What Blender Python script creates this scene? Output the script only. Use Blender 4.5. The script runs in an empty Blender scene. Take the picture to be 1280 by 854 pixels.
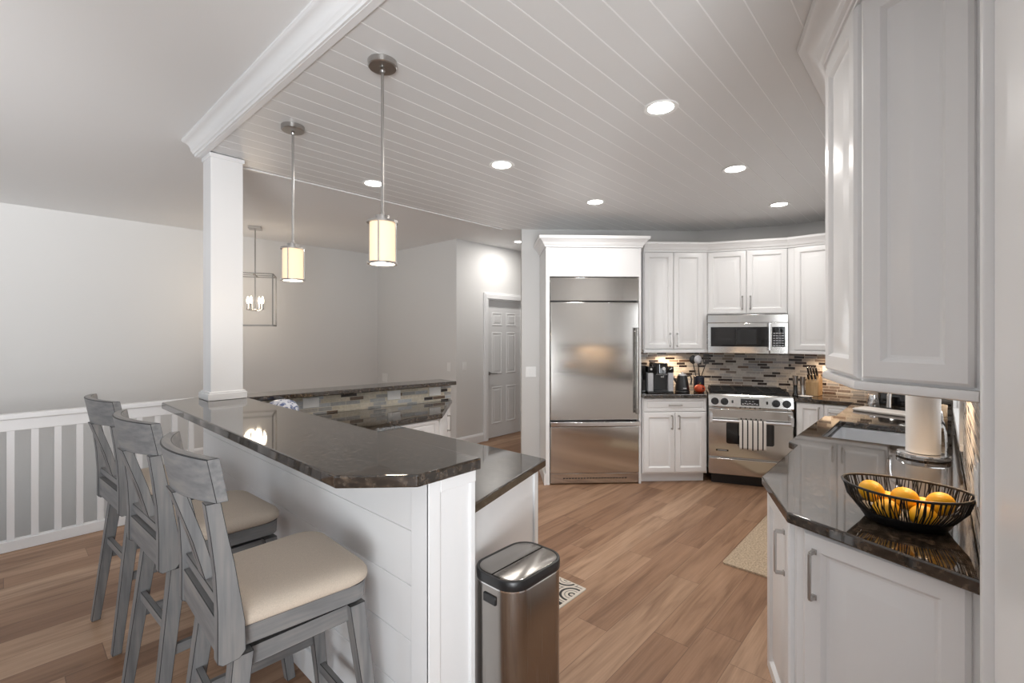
import bpy, bmesh, math, random
from mathutils import Vector, Matrix
random.seed(7)
R = math.radians
sc = bpy.context.scene
col = sc.collection

# ------------------------------------------------------------------ camera, world, lights, exposure
F = 585.0; HH = 1.53; YAW = 42.4
cd = bpy.data.cameras.new('camera'); cam = bpy.data.objects.new('camera', cd); col.objects.link(cam)
cam.location = (0, 0, HH); cam.rotation_euler = (R(90), 0, R(YAW - 90))
cd.sensor_width = 36.0; cd.lens = F * 36.0 / 1280.0; cd.shift_y = -10.0 / 1280.0
cd.clip_start = 0.02
sc.camera = cam
sc.view_settings.view_transform = 'Standard'; sc.view_settings.look = 'None'
sc.view_settings.gamma = 1.0; sc.view_settings.use_curve_mapping = False
sc.view_settings.exposure = 0.08
w = bpy.data.worlds.new('world'); sc.world = w; w.use_nodes = True
w.node_tree.nodes['Background'].inputs[0].default_value = (0.90, 0.95, 1.0, 1)
w.node_tree.nodes['Background'].inputs[1].default_value = 0.2

def area(name, loc, target, sx, sy, power, color=(1, 1, 1)):
    l = bpy.data.lights.new(name, 'AREA'); l.shape = 'RECTANGLE'; l.size = sx; l.size_y = sy
    l.energy = power; l.color = color
    o = bpy.data.objects.new(name, l); col.objects.link(o); o.location = loc
    d = Vector(target) - Vector(loc)
    o.rotation_euler = d.to_track_quat('-Z', 'Y').to_euler()
    return o
def window_light(name, loc, rz, sx, sy, power, color=(0.95, 0.98, 1.0)):      # daylight coming in through a window opening
    o = area(name, loc, (loc[0] + math.cos(rz), loc[1] + math.sin(rz), loc[2]), sx, sy, power, color); return o
window_light('daylight_west_window', (-3.39, -1.6, 1.15), 0.0, 2.4, 1.9, 16, (0.80, 0.90, 1.0))
window_light('daylight_south_window', (-1.4, -3.19, 1.25), R(90), 2.8, 2.1, 27, (0.92, 0.96, 1.0))
window_light('daylight_stair_window', (-3.39, 3.4, 0.95), 0.0, 1.8, 1.6, 15, (0.70, 0.85, 1.0))
area('fill_light_up', (-1.3, -1.0, 0.4), (-1.29, -1.0, 2.7), 2.0, 2.0, 14, (0.95, 0.98, 1.0)).data.spread = R(150)  # added fill behind the camera, pointing up; no real lamp there
area('fill_light_ceiling', (-1.9, -2.1, 0.7), (2.4, 1.9, 2.75), 1.4, 1.4, 40, (0.95, 0.98, 1.0)).data.spread = R(80)  # added fill that brightens the kitchen ceiling, not a lamp of the room
area('fill_light_left', (-1.6, 0.0, 1.55), (-0.9, 6.7, 3.4), 1.0, 1.0, 34, (0.98, 0.99, 1.0)).data.spread = R(62)  # added fill for the left wall and ceiling, spread kept off the floor

# ------------------------------------------------------------------ node helpers
def newmat(name):
    m = bpy.data.materials.new(name); m.use_nodes = True
    nt = m.node_tree; b = nt.nodes['Principled BSDF']
    return m, nt, b
def lk(nt, a, b): nt.links.new(a, b)
def plain(name, c, rough=0.5, metal=0.0, spec=0.5, coat=0.0, bump=None, emit=None, var=None, trans=0.0, alpha=None):
    m, nt, b = newmat(name)
    b.inputs['Base Color'].default_value = (*c, 1); b.inputs['Roughness'].default_value = rough
    b.inputs['Metallic'].default_value = metal; b.inputs['Specular IOR Level'].default_value = spec
    b.inputs['Coat Weight'].default_value = coat; b.inputs['Coat Roughness'].default_value = 0.08
    b.inputs['Transmission Weight'].default_value = trans
    if emit: b.inputs['Emission Color'].default_value = (*emit[0], 1); b.inputs['Emission Strength'].default_value = emit[1]
    if bump or var:
        tc = nt.nodes.new('ShaderNodeTexCoord'); mp = nt.nodes.new('ShaderNodeMapping')
        lk(nt, tc.outputs['Object'], mp.inputs[0])
        n = nt.nodes.new('ShaderNodeTexNoise'); lk(nt, mp.outputs[0], n.inputs['Vector'])
        sc_, st = (bump or var)[0], (bump or var)[1]
        mp.inputs['Scale'].default_value = sc_ if isinstance(sc_, tuple) else (sc_,) * 3
        n.inputs['Scale'].default_value = 1.0; n.inputs['Detail'].default_value = 4
        if bump:
            bp = nt.nodes.new('ShaderNodeBump'); bp.inputs['Strength'].default_value = st; bp.inputs['Distance'].default_value = 0.004
            lk(nt, n.outputs['Fac'], bp.inputs['Height']); lk(nt, bp.outputs[0], b.inputs['Normal'])
        if var:
            rp = nt.nodes.new('ShaderNodeValToRGB'); k = var[1]
            rp.color_ramp.elements[0].position = 0.3; rp.color_ramp.elements[1].position = 0.7
            rp.color_ramp.elements[0].color = (*[x * (1 - k) for x in c], 1)
            rp.color_ramp.elements[1].color = (*[min(1, x * (1 + k)) for x in c], 1)
            lk(nt, n.outputs['Fac'], rp.inputs[0]); lk(nt, rp.outputs[0], b.inputs['Base Color'])
    return m
def ramp(nt, stops, const=False):
    r = nt.nodes.new('ShaderNodeValToRGB'); e = r.color_ramp.elements
    if const: r.color_ramp.interpolation = 'CONSTANT'
    while len(e) < len(stops): e.new(0.5)
    for i, (p, c) in enumerate(stops): e[i].position = p; e[i].color = (*c, 1)
    return r
def math_(nt, op, a, b=None):
    n = nt.nodes.new('ShaderNodeMath'); n.operation = op
    for i, v in enumerate((a, b)):
        if v is None: continue
        if isinstance(v, (int, float)): n.inputs[i].default_value = v
        else: lk(nt, v, n.inputs[i])
    return n.outputs[0]
def mixc(nt, fac, a, b, mode='MIX'):
    n = nt.nodes.new('ShaderNodeMix'); n.data_type = 'RGBA'; n.blend_type = mode
    for s, v in ((n.inputs[0], fac), (n.inputs[6], a), (n.inputs[7], b)):
        if isinstance(v, (int, float)): s.default_value = v
        elif isinstance(v, tuple): s.default_value = (*v, 1)
        else: lk(nt, v, s)
    return n.outputs[2]

def floor_mat():
    m, nt, b = newmat('oak_plank_floor')
    tc = nt.nodes.new('ShaderNodeTexCoord'); sp = nt.nodes.new('ShaderNodeSeparateXYZ'); lk(nt, tc.outputs['Object'], sp.inputs[0])
    x, y = sp.outputs[0], sp.outputs[1]
    PW, PL = 0.18, 1.25
    yr = math_(nt, 'DIVIDE', y, PW); row = math_(nt, 'FLOOR', yr); fy = math_(nt, 'FRACT', yr)
    wn = nt.nodes.new('ShaderNodeTexWhiteNoise'); wn.noise_dimensions = '1D'; lk(nt, row, wn.inputs['W'])
    xr = math_(nt, 'DIVIDE', math_(nt, 'ADD', x, math_(nt, 'MULTIPLY', wn.outputs['Value'], 5.0)), PL)
    ci = math_(nt, 'FLOOR', xr); fx = math_(nt, 'FRACT', xr)
    cv = nt.nodes.new('ShaderNodeCombineXYZ'); lk(nt, ci, cv.inputs[0]); lk(nt, row, cv.inputs[1])
    w2 = nt.nodes.new('ShaderNodeTexWhiteNoise'); w2.noise_dimensions = '2D'; lk(nt, cv.outputs[0], w2.inputs['Vector'])
    rnd = w2.outputs['Value']
    # long grain, shifted per plank
    gv = nt.nodes.new('ShaderNodeCombineXYZ')
    lk(nt, math_(nt, 'MULTIPLY', x, 1.6), gv.inputs[0]); lk(nt, math_(nt, 'MULTIPLY', y, 17.0), gv.inputs[1])
    lk(nt, math_(nt, 'MULTIPLY', rnd, 37.0), gv.inputs[2])
    g = nt.nodes.new('ShaderNodeTexNoise'); g.inputs['Scale'].default_value = 1.0; g.inputs['Detail'].default_value = 7; g.inputs['Distortion'].default_value = 0.7
    lk(nt, gv.outputs[0], g.inputs['Vector'])
    gv2 = nt.nodes.new('ShaderNodeCombineXYZ')
    lk(nt, math_(nt, 'MULTIPLY', x, 4.0), gv2.inputs[0]); lk(nt, math_(nt, 'MULTIPLY', y, 120.0), gv2.inputs[1]); lk(nt, rnd, gv2.inputs[2])
    g2 = nt.nodes.new('ShaderNodeTexNoise'); g2.inputs['Scale'].default_value = 1.0; g2.inputs['Detail'].default_value = 3
    lk(nt, gv2.outputs[0], g2.inputs['Vector'])
    base = ramp(nt, [(0.0, (0.275, 0.152, 0.090)), (0.35, (0.355, 0.208, 0.128)), (0.7, (0.42, 0.258, 0.163)), (1.0, (0.52, 0.345, 0.232))])
    lk(nt, rnd, base.inputs[0])
    gr = ramp(nt, [(0.28, (0.52, 0.46, 0.42)), (0.5, (0.93, 0.92, 0.9)), (0.72, (1.12, 1.13, 1.15))]); lk(nt, g.outputs['Fac'], gr.inputs[0])
    c1 = mixc(nt, 0.85, base.outputs[0], gr.outputs[0], 'MULTIPLY')
    gr2 = ramp(nt, [(0.3, (0.78, 0.76, 0.74)), (0.65, (1.05, 1.05, 1.05))]); lk(nt, g2.outputs['Fac'], gr2.inputs[0])
    c2 = mixc(nt, 0.6, c1, gr2.outputs[0], 'MULTIPLY')
    ey = math_(nt, 'MINIMUM', fy, math_(nt, 'SUBTRACT', 1.0, fy)); ex = math_(nt, 'MINIMUM', fx, math_(nt, 'SUBTRACT', 1.0, fx))
    gap = math_(nt, 'MAXIMUM', math_(nt, 'LESS_THAN', ey, 0.008), math_(nt, 'LESS_THAN', ex, 0.0014))
    c3 = mixc(nt, math_(nt, 'MULTIPLY', gap, 0.55), c2, (0.10, 0.06, 0.04))
    lk(nt, c3, b.inputs['Base Color']); b.inputs['Roughness'].default_value = 0.40; b.inputs['Specular IOR Level'].default_value = 0.30
    bp = nt.nodes.new('ShaderNodeBump'); bp.inputs['Strength'].default_value = 0.12; bp.inputs['Distance'].default_value = 0.002
    lk(nt, g2.outputs['Fac'], bp.inputs['Height']); lk(nt, bp.outputs[0], b.inputs['Normal'])
    return m

def granite_mat():
    m, nt, b = newmat('brown_granite')
    tc = nt.nodes.new('ShaderNodeTexCoord')
    def noise(s, d=3):
        n = nt.nodes.new('ShaderNodeTexNoise'); n.inputs['Scale'].default_value = s; n.inputs['Detail'].default_value = d
        lk(nt, tc.outputs['Object'], n.inputs['Vector']); return n.outputs['Fac']
    v = nt.nodes.new('ShaderNodeTexVoronoi'); v.inputs['Scale'].default_value = 105; lk(nt, tc.outputs['Object'], v.inputs['Vector'])
    a = ramp(nt, [(0.0, (0.007, 0.006, 0.005)), (0.44, (0.019, 0.0145, 0.011)), (0.56, (0.048, 0.035, 0.025)), (0.74, (0.105, 0.078, 0.056))]); lk(nt, noise(52, 5), a.inputs[0])
    sp = nt.nodes.new('ShaderNodeSeparateColor'); lk(nt, v.outputs['Color'], sp.inputs[0])
    f = ramp(nt, [(0.88, (0, 0, 0)), (0.98, (1, 1, 1))]); lk(nt, sp.outputs[0], f.inputs[0])
    c = mixc(nt, math_(nt, 'MULTIPLY', math_(nt, 'MULTIPLY', f.outputs[0], noise(30, 3)), 0.75), a.outputs[0], (0.15, 0.115, 0.085))
    c2 = mixc(nt, math_(nt, 'MULTIPLY', math_(nt, 'GREATER_THAN', noise(16, 2), 0.60), 0.5), c, (0.010, 0.009, 0.008))
    lk(nt, c2, b.inputs['Base Color'])
    b.inputs['Roughness'].default_value = 0.045; b.inputs['IOR'].default_value = 1.95
    return m

def tile_mat(name, stops, tw, thh, mortar, rough=0.22):
    m, nt, b = newmat(name)
    tc = nt.nodes.new('ShaderNodeTexCoord'); sp = nt.nodes.new('ShaderNodeSeparateXYZ'); lk(nt, tc.outputs['Object'], sp.inputs[0])
    x, z = sp.outputs[0], sp.outputs[2]
    zr = math_(nt, 'DIVIDE', z, thh); row = math_(nt, 'FLOOR', zr); fz = math_(nt, 'FRACT', zr)
    wn = nt.nodes.new('ShaderNodeTexWhiteNoise'); wn.noise_dimensions = '1D'; lk(nt, row, wn.inputs['W'])
    off = math_(nt, 'MULTIPLY', wn.outputs['Value'], 3.0)
    # piece widths vary: warp x with a smooth noise before slicing
    wv = nt.nodes.new('ShaderNodeCombineXYZ'); lk(nt, math_(nt, 'ADD', math_(nt, 'MULTIPLY', x, 5.0), math_(nt, 'MULTIPLY', off, 9.0)), wv.inputs[0]); lk(nt, row, wv.inputs[1])
    nn = nt.nodes.new('ShaderNodeTexNoise'); nn.inputs['Scale'].default_value = 1.0; nn.inputs['Detail'].default_value = 0; lk(nt, wv.outputs[0], nn.inputs['Vector'])
    xr = math_(nt, 'ADD', math_(nt, 'DIVIDE', math_(nt, 'ADD', x, off), tw), math_(nt, 'MULTIPLY', nn.outputs['Fac'], 1.1))
    ci = math_(nt, 'FLOOR', xr); fx = math_(nt, 'FRACT', xr)
    cv = nt.nodes.new('ShaderNodeCombineXYZ'); lk(nt, ci, cv.inputs[0]); lk(nt, row, cv.inputs[1])
    w2 = nt.nodes.new('ShaderNodeTexWhiteNoise'); w2.noise_dimensions = '2D'; lk(nt, cv.outputs[0], w2.inputs['Vector'])
    r = ramp(nt, stops, True); lk(nt, w2.outputs['Value'], r.inputs[0])
    n2 = nt.nodes.new('ShaderNodeTexNoise'); n2.inputs['Scale'].default_value = 60; lk(nt, tc.outputs['Object'], n2.inputs['Vector'])
    rr = ramp(nt, [(0.3, (0.8, 0.8, 0.8)), (0.7, (1.12, 1.12, 1.12))]); lk(nt, n2.outputs['Fac'], rr.inputs[0])
    c = mixc(nt, 0.7, r.outputs[0], rr.outputs[0], 'MULTIPLY')
    ez = math_(nt, 'LESS_THAN', math_(nt, 'MINIMUM', fz, math_(nt, 'SUBTRACT', 1.0, fz)), 0.07)
    ex = math_(nt, 'LESS_THAN', math_(nt, 'MINIMUM', fx, math_(nt, 'SUBTRACT', 1.0, fx)), 0.014)
    gap = math_(nt, 'MAXIMUM', ez, ex)
    c2 = mixc(nt, gap, c, mortar)
    lk(nt, c2, b.inputs['Base Color'])
    rg = math_(nt, 'ADD', math_(nt, 'MULTIPLY', gap, 0.5), rough); lk(nt, rg, b.inputs['Roughness'])
    bp = nt.nodes.new('ShaderNodeBump'); bp.inputs['Strength'].default_value = 0.4; bp.inputs['Distance'].default_value = 0.0015
    lk(nt, math_(nt, 'SUBTRACT', 1.0, gap), bp.inputs['Height']); lk(nt, bp.outputs[0], b.inputs['Normal'])
    return m

def wood_mat(name, c0, c1, c2, along='z', rough=0.5):
    m, nt, b = newmat(name)
    tc = nt.nodes.new('ShaderNodeTexCoord'); mp = nt.nodes.new('ShaderNodeMapping'); lk(nt, tc.outputs['Object'], mp.inputs[0])
    mp.inputs['Scale'].default_value = {'z': (55, 55, 3.5), 'x': (3.5, 55, 55), 'y': (55, 3.5, 55)}[along]
    n = nt.nodes.new('ShaderNodeTexNoise'); n.inputs['Scale'].default_value = 1; n.inputs['Detail'].default_value = 6; lk(nt, mp.outputs[0], n.inputs['Vector'])
    n2 = nt.nodes.new('ShaderNodeTexNoise'); n2.inputs['Scale'].default_value = 9; n2.inputs['Detail'].default_value = 3; lk(nt, tc.outputs['Object'], n2.inputs['Vector'])
    f = math_(nt, 'ADD', math_(nt, 'MULTIPLY', n.outputs['Fac'], 0.78), math_(nt, 'MULTIPLY', n2.outputs['Fac'], 0.22))
    r = ramp(nt, [(0.34, c0), (0.5, c1), (0.66, c2)]); lk(nt, f, r.inputs[0])
    lk(nt, r.outputs[0], b.inputs['Base Color']); b.inputs['Roughness'].default_value = rough
    return m

def steel_mat(name, c, rough, along='x', aniso=0.0):
    m, nt, b = newmat(name)
    tc = nt.nodes.new('ShaderNodeTexCoord'); mp = nt.nodes.new('ShaderNodeMapping'); lk(nt, tc.outputs['Object'], mp.inputs[0])
    mp.inputs['Scale'].default_value = {'x': (2, 400, 400), 'z': (400, 400, 2)}[along]
    n = nt.nodes.new('ShaderNodeTexNoise'); n.inputs['Scale'].default_value = 1; n.inputs['Detail'].default_value = 2; lk(nt, mp.outputs[0], n.inputs['Vector'])
    rr = ramp(nt, [(0.3, (rough * 0.8,) * 3), (0.7, (rough * 1.25,) * 3)]); lk(nt, n.outputs['Fac'], rr.inputs[0]); lk(nt, rr.outputs[0], b.inputs['Roughness'])
    if aniso:
        b.inputs['Anisotropic'].default_value = aniso
        tg = nt.nodes.new('ShaderNodeTangent'); tg.direction_type = 'RADIAL'; tg.axis = 'Z'; lk(nt, tg.outputs[0], b.inputs['Tangent'])
    b.inputs['Base Color'].default_value = (*c, 1); b.inputs['Metallic'].default_value = 1.0
    return m

M = {}
M['wall'] = plain('grey_wall_paint', (0.74, 0.735, 0.725), 0.85, bump=(240.0, 0.08))
M['ceil'] = plain('white_ceiling_paint', (0.86, 0.86, 0.86), 0.9, bump=(160.0, 0.10))
M['plank'] = plain('white_plank_paint', (0.76, 0.76, 0.76), 0.38)
M['jointglint'] = plain('white_joint_glint', (0.93, 0.93, 0.93), 0.4)  # light caught on the plank joints, put in as a brighter white
M['trim'] = plain('white_trim_paint', (0.86, 0.86, 0.865), 0.35)
M['cab'] = plain('white_cabinet_paint', (0.83, 0.83, 0.835), 0.32)
M['door'] = plain('white_door_paint', (0.76, 0.76, 0.76), 0.45)
M['floor'] = floor_mat()
M['granite'] = granite_mat()
M['tile'] = tile_mat('mosaic_strip_tile', [(0, (0.42, 0.40, 0.38)), (0.14, (0.30, 0.305, 0.315)), (0.28, (0.52, 0.505, 0.48)), (0.43, (0.22, 0.185, 0.165)), (0.54, (0.40, 0.41, 0.425)), (0.68, (0.028, 0.022, 0.022)), (0.86, (0.56, 0.545, 0.52)), (0.93, (0.14, 0.095, 0.075))], 0.112, 0.030, (0.60, 0.58, 0.55))
M['tile2'] = tile_mat('mosaic_mixed_tile', [(0, (0.60, 0.55, 0.44)), (0.2, (0.36, 0.36, 0.35)), (0.4, (0.46, 0.48, 0.50)), (0.55, (0.03, 0.022, 0.02)), (0.68, (0.66, 0.60, 0.49)), (0.84, (0.17, 0.115, 0.08)), (0.93, (0.40, 0.38, 0.35))], 0.115, 0.031, (0.62, 0.58, 0.50))
M['stoolz'] = wood_mat('grey_washed_wood_upright', (0.155, 0.157, 0.162), (0.208, 0.208, 0.211), (0.268, 0.256, 0.245), 'z')
M['stooly'] = wood_mat('grey_washed_wood_cross', (0.155, 0.157, 0.162), (0.208, 0.208, 0.211), (0.268, 0.256, 0.245), 'y')
M['stoolx'] = wood_mat('grey_washed_wood_rail', (0.155, 0.157, 0.162), (0.208, 0.208, 0.211), (0.268, 0.256, 0.245), 'x')
M['glaze'] = plain('dark_edge_glaze', (0.018, 0.018, 0.02), 0.5)
M['linen'] = plain('beige_linen', (0.60, 0.51, 0.42), 0.9, var=(420.0, 0.10))
M['steel'] = steel_mat('brushed_steel', (0.60, 0.585, 0.565), 0.13, 'x', 0.6)
M['sinksteel'] = plain('satin_sink_steel', (0.72, 0.73, 0.75), 0.32, 0.75)
M['steelv'] = steel_mat('brushed_steel_upright', (0.36, 0.34, 0.32), 0.22, 'z')
M['nickel'] = plain('brushed_nickel', (0.46, 0.445, 0.43), 0.28, 1.0)
M['antique'] = plain('aged_nickel', (0.26, 0.25, 0.235), 0.45, 0.8)
M['chrome'] = plain('chrome', (0.82, 0.82, 0.83), 0.08, 1.0)
M['black'] = plain('black_plastic', (0.012, 0.012, 0.013), 0.35)
M['blackgloss'] = plain('black_glass', (0.006, 0.006, 0.007), 0.05, spec=0.7)
M['iron'] = plain('cast_iron', (0.014, 0.014, 0.015), 0.55)
M['blackmetal'] = plain('black_wire_metal', (0.014, 0.013, 0.013), 0.4, 0.3)
M['silver'] = plain('silver_plastic', (0.50, 0.50, 0.52), 0.35, 0.25)
M['white'] = plain('white_plastic', (0.85, 0.85, 0.84), 0.3)
M['paper'] = plain('paper_towel', (0.88, 0.86, 0.84), 0.9, bump=(500.0, 0.3))
M['orange'] = plain('orange_peel', (0.93, 0.47, 0.012), 0.42, bump=(900.0, 0.25))
M['stem'] = plain('green_stem', (0.10, 0.12, 0.03), 0.7)
M['redpot'] = plain('orange_red_ceramic', (0.42, 0.055, 0.015), 0.3)
M['knifewood'] = wood_mat('blond_knife_block_wood', (0.40, 0.24, 0.11), (0.52, 0.33, 0.16), (0.58, 0.39, 0.21), 'z', 0.45)
M['shade'] = plain('linen_glass_shade', (0.75, 0.60, 0.44), 0.6, emit=((1.0, 0.70, 0.43), 0.62))
M['diff'] = plain('lit_diffuser', (1, 1, 1), 0.5, emit=((1.0, 0.93, 0.84), 6.0))
M['led'] = plain('lit_lens', (1, 1, 1), 0.5, emit=((1.0, 0.97, 0.93), 9.0))
M['bulb'] = plain('lit_bulb', (1, 1, 1), 0.5, emit=((1.0, 0.80, 0.55), 5.0))
M['rug'] = plain('beige_woven_rug', (0.47, 0.37, 0.265), 0.95, var=(90.0, 0.35))
M['tan'] = plain('tan_canister', (0.52, 0.36, 0.22), 0.5, var=(25.0, 0.12))
M['navy'] = plain('dark_navy_crock', (0.02, 0.025, 0.04), 0.15)
M['pane'] = plain('window_glass', (1, 1, 1), 0.0, trans=1.0)
M['cloth'] = plain('white_terry_cloth', (0.80, 0.74, 0.69), 0.95, bump=(300.0, 0.4))

def towel_mat():
    m, nt, b = newmat('striped_towel'); tc = nt.nodes.new('ShaderNodeTexCoord'); sp = nt.nodes.new('ShaderNodeSeparateXYZ'); lk(nt, tc.outputs['Object'], sp.inputs[0])
    f = math_(nt, 'FRACT', math_(nt, 'DIVIDE', math_(nt, 'ADD', sp.outputs[0], 0.006), 0.0445))
    s = math_(nt, 'LESS_THAN', f, 0.27)
    lk(nt, mixc(nt, s, (0.74, 0.70, 0.66), (0.03, 0.028, 0.028)), b.inputs['Base Color']); b.inputs['Roughness'].default_value = 0.95
    return m
M['towel'] = towel_mat()
def mat_mat():
    m, nt, b = newmat('patterned_mat'); tc = nt.nodes.new('ShaderNodeTexCoord'); sp = nt.nodes.new('ShaderNodeSeparateXYZ'); lk(nt, tc.outputs['Object'], sp.inputs[0])
    # rows of concentric scallops (overlapping ogee fans)
    P = 0.235
    def fan(shift):
        u = math_(nt, 'SUBTRACT', math_(nt, 'FRACT', math_(nt, 'ADD', math_(nt, 'DIVIDE', sp.outputs[0], P), shift)), 0.5)
        v = math_(nt, 'SUBTRACT', math_(nt, 'FRACT', math_(nt, 'ADD', math_(nt, 'DIVIDE', sp.outputs[1], P), shift)), 0.5)
        return math_(nt, 'SQRT', math_(nt, 'ADD', math_(nt, 'MULTIPLY', u, u), math_(nt, 'MULTIPLY', v, v)))
    d = math_(nt, 'MINIMUM', fan(0.0), fan(0.5))
    r = ramp(nt, [(0.0, (0.66, 0.60, 0.52)), (0.05, (0.05, 0.048, 0.048)), (0.09, (0.68, 0.62, 0.54)), (0.16, (0.30, 0.28, 0.26)), (0.19, (0.68, 0.62, 0.54)), (0.25, (0.04, 0.038, 0.038)), (0.31, (0.68, 0.62, 0.54)), (0.37, (0.22, 0.20, 0.19)), (0.40, (0.68, 0.62, 0.54)), (0.44, (0.04, 0.038, 0.038))], True)
    lk(nt, d, r.inputs[0]); ax = math_(nt, 'GREATER_THAN', math_(nt, 'MAXIMUM', math_(nt, 'DIVIDE', math_(nt, 'ABSOLUTE', sp.outputs[0]), 0.23), math_(nt, 'DIVIDE', math_(nt, 'ABSOLUTE', sp.outputs[1]), 0.38)), 0.96)
    lk(nt, mixc(nt, ax, r.outputs[0], (0.70, 0.64, 0.56)), b.inputs['Base Color']); b.inputs['Roughness'].default_value = 0.9
    return m
M['mat'] = mat_mat()
def delft_mat():
    m, nt, b = newmat('blue_white_ceramic'); tc = nt.nodes.new('ShaderNodeTexCoord')
    n = nt.nodes.new('ShaderNodeTexNoise'); n.inputs['Scale'].default_value = 16; n.inputs['Detail'].default_value = 2; n.inputs['Distortion'].default_value = 2.5; lk(nt, tc.outputs['Object'], n.inputs['Vector'])
    r = ramp(nt, [(0.0, (0.62, 0.64, 0.70)), (0.5, (0.60, 0.62, 0.68)), (0.56, (0.03, 0.05, 0.17)), (0.64, (0.25, 0.30, 0.45))]); lk(nt, n.outputs['Fac'], r.inputs[0])
    lk(nt, r.outputs[0], b.inputs['Base Color']); b.inputs['Roughness'].default_value = 0.12
    return m
M['delft'] = delft_mat()

# ------------------------------------------------------------------ mesh helpers
class MB:
    def __init__(s): s.v = []; s.f = []; s.m = []
    def add(s, vs, fs, mi=0):
        k = len(s.v); s.v += [tuple(v) for v in vs]
        for f in fs: s.f.append([i + k for i in f]); s.m.append(mi)
        return s
    def box(s, x0, x1, y0, y1, z0, z1, mi=0):
        v = [(x, y, z) for z in (z0, z1) for y in (y0, y1) for x in (x0, x1)]
        return s.add(v, [(0, 2, 3, 1), (4, 5, 7, 6), (0, 1, 5, 4), (2, 6, 7, 3), (0, 4, 6, 2), (1, 3, 7, 5)], mi)
    def prism(s, poly, z0, z1, mi=0):
        a = sum(poly[i][0] * poly[(i + 1) % len(poly)][1] - poly[(i + 1) % len(poly)][0] * poly[i][1] for i in range(len(poly)))
        p = list(poly) if a > 0 else list(poly)[::-1]; n = len(p)
        v = [(x, y, z0) for x, y in p] + [(x, y, z1) for x, y in p]
        return s.add(v, [list(range(n))[::-1], list(range(n, 2 * n))] + [(i, (i + 1) % n, n + (i + 1) % n, n + i) for i in range(n)], mi)
    def prism_y(s, poly, y0, y1, mi=0):       # outline in x,z pushed along y
        n = len(poly); v = [(x, y0, z) for x, z in poly] + [(x, y1, z) for x, z in poly]
        return s.add(v, [list(range(n)), list(range(n, 2 * n))[::-1]] + [(i, n + i, n + (i + 1) % n, (i + 1) % n) for i in range(n)], mi)
    def loops(s, loops, cap0=True, cap1=True, mi=0, closed=True):
        n = len(loops[0]); vs = [p for l in loops for p in l]; fs = []
        for i in range(len(loops) - 1):
            for j in range(n if closed else n - 1):
                fs.append((i * n + j, i * n + (j + 1) % n, (i + 1) * n + (j + 1) % n, (i + 1) * n + j))
        if cap0: fs.append(list(range(n))[::-1])
        if cap1: fs.append(list(range((len(loops) - 1) * n, len(loops) * n)))
        return s.add(vs, fs, mi)
    def lathe(s, prof, n=24, c=(0, 0, 0), mi=0, cap=True):
        lo = [[(c[0] + r * math.cos(2 * math.pi * j / n), c[1] + r * math.sin(2 * math.pi * j / n), c[2] + z) for j in range(n)] for r, z in prof]
        return s.loops(lo, cap, cap, mi)
    def tube(s, pts, r, n=8, mi=0, r1=None):
        pts = [Vector(p) for p in pts]; lo = []
        up = None
        for i, p in enumerate(pts):
            t = (pts[min(i + 1, len(pts) - 1)] - pts[max(i - 1, 0)]).normalized()
            if up is None: up = Vector((0, 0, 1)) if abs(t.z) < 0.9 else Vector((1, 0, 0))
            a = t.cross(up).normalized(); b_ = a.cross(t).normalized(); up = b_
            rr = r if r1 is None else r + (r1 - r) * i / (len(pts) - 1)
            lo.append([tuple(p + a * rr * math.cos(2 * math.pi * j / n) + b_ * rr * math.sin(2 * math.pi * j / n)) for j in range(n)])
        return s.loops(lo, True, True, mi)
    def ring(s, pts, r, n=6, mi=0):            # closed tube
        pts = [Vector(p) for p in pts]; m = len(pts); lo = []
        for i, p in enumerate(pts):
            t = (pts[(i + 1) % m] - pts[i - 1]).normalized(); a = t.cross(Vector((0, 0, 1))).normalized(); b_ = a.cross(t)
            lo.append([tuple(p + a * r * math.cos(2 * math.pi * j / n) + b_ * r * math.sin(2 * math.pi * j / n)) for j in range(n)])
        lo.append(lo[0]); return s.loops(lo, False, False, mi)
    def bar(s, p, q, wx, wy, wx1=None, wy1=None, side=(1, 0, 0), mi=0):   # square bar between two points, horizontal ends
        wx1 = wx1 or wx; wy1 = wy1 or wy
        v = []
        for (c, a, b_) in ((p, wx, wy), (q, wx1, wy1)):
            v += [(c[0] - a / 2, c[1] - b_ / 2, c[2]), (c[0] + a / 2, c[1] - b_ / 2, c[2]), (c[0] + a / 2, c[1] + b_ / 2, c[2]), (c[0] - a / 2, c[1] + b_ / 2, c[2])]
        return s.add(v, [(3, 2, 1, 0), (4, 5, 6, 7), (0, 1, 5, 4), (1, 2, 6, 5), (2, 3, 7, 6), (3, 0, 4, 7)], mi)
    def beam(s, p, q, w_, h_, mi=0):           # rectangular bar along any direction
        p, q = Vector(p), Vector(q); t = (q - p).normalized(); up = Vector((0, 0, 1)) if abs(t.z) < 0.95 else Vector((1, 0, 0))
        a = t.cross(up).normalized() * w_ / 2; b_ = a.cross(t).normalized() * h_ / 2
        lo = [[tuple(c + x * a + y * b_) for x, y in ((-1, -1), (1, -1), (1, 1), (-1, 1))] for c in (p, q)]
        return s.loops(lo, True, True, mi)
    def panel(s, w_, h_, x0, z0, y0, rings, mi=0):   # nested rectangles: (inset, y offset)
        lo = [[(x0 + i, y0 + y, z0 + i), (x0 + w_ - i, y0 + y, z0 + i), (x0 + w_ - i, y0 + y, z0 + h_ - i), (x0 + i, y0 + y, z0 + h_ - i)] for i, y in rings]
        return s.loops(lo, True, True, mi)
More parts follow.
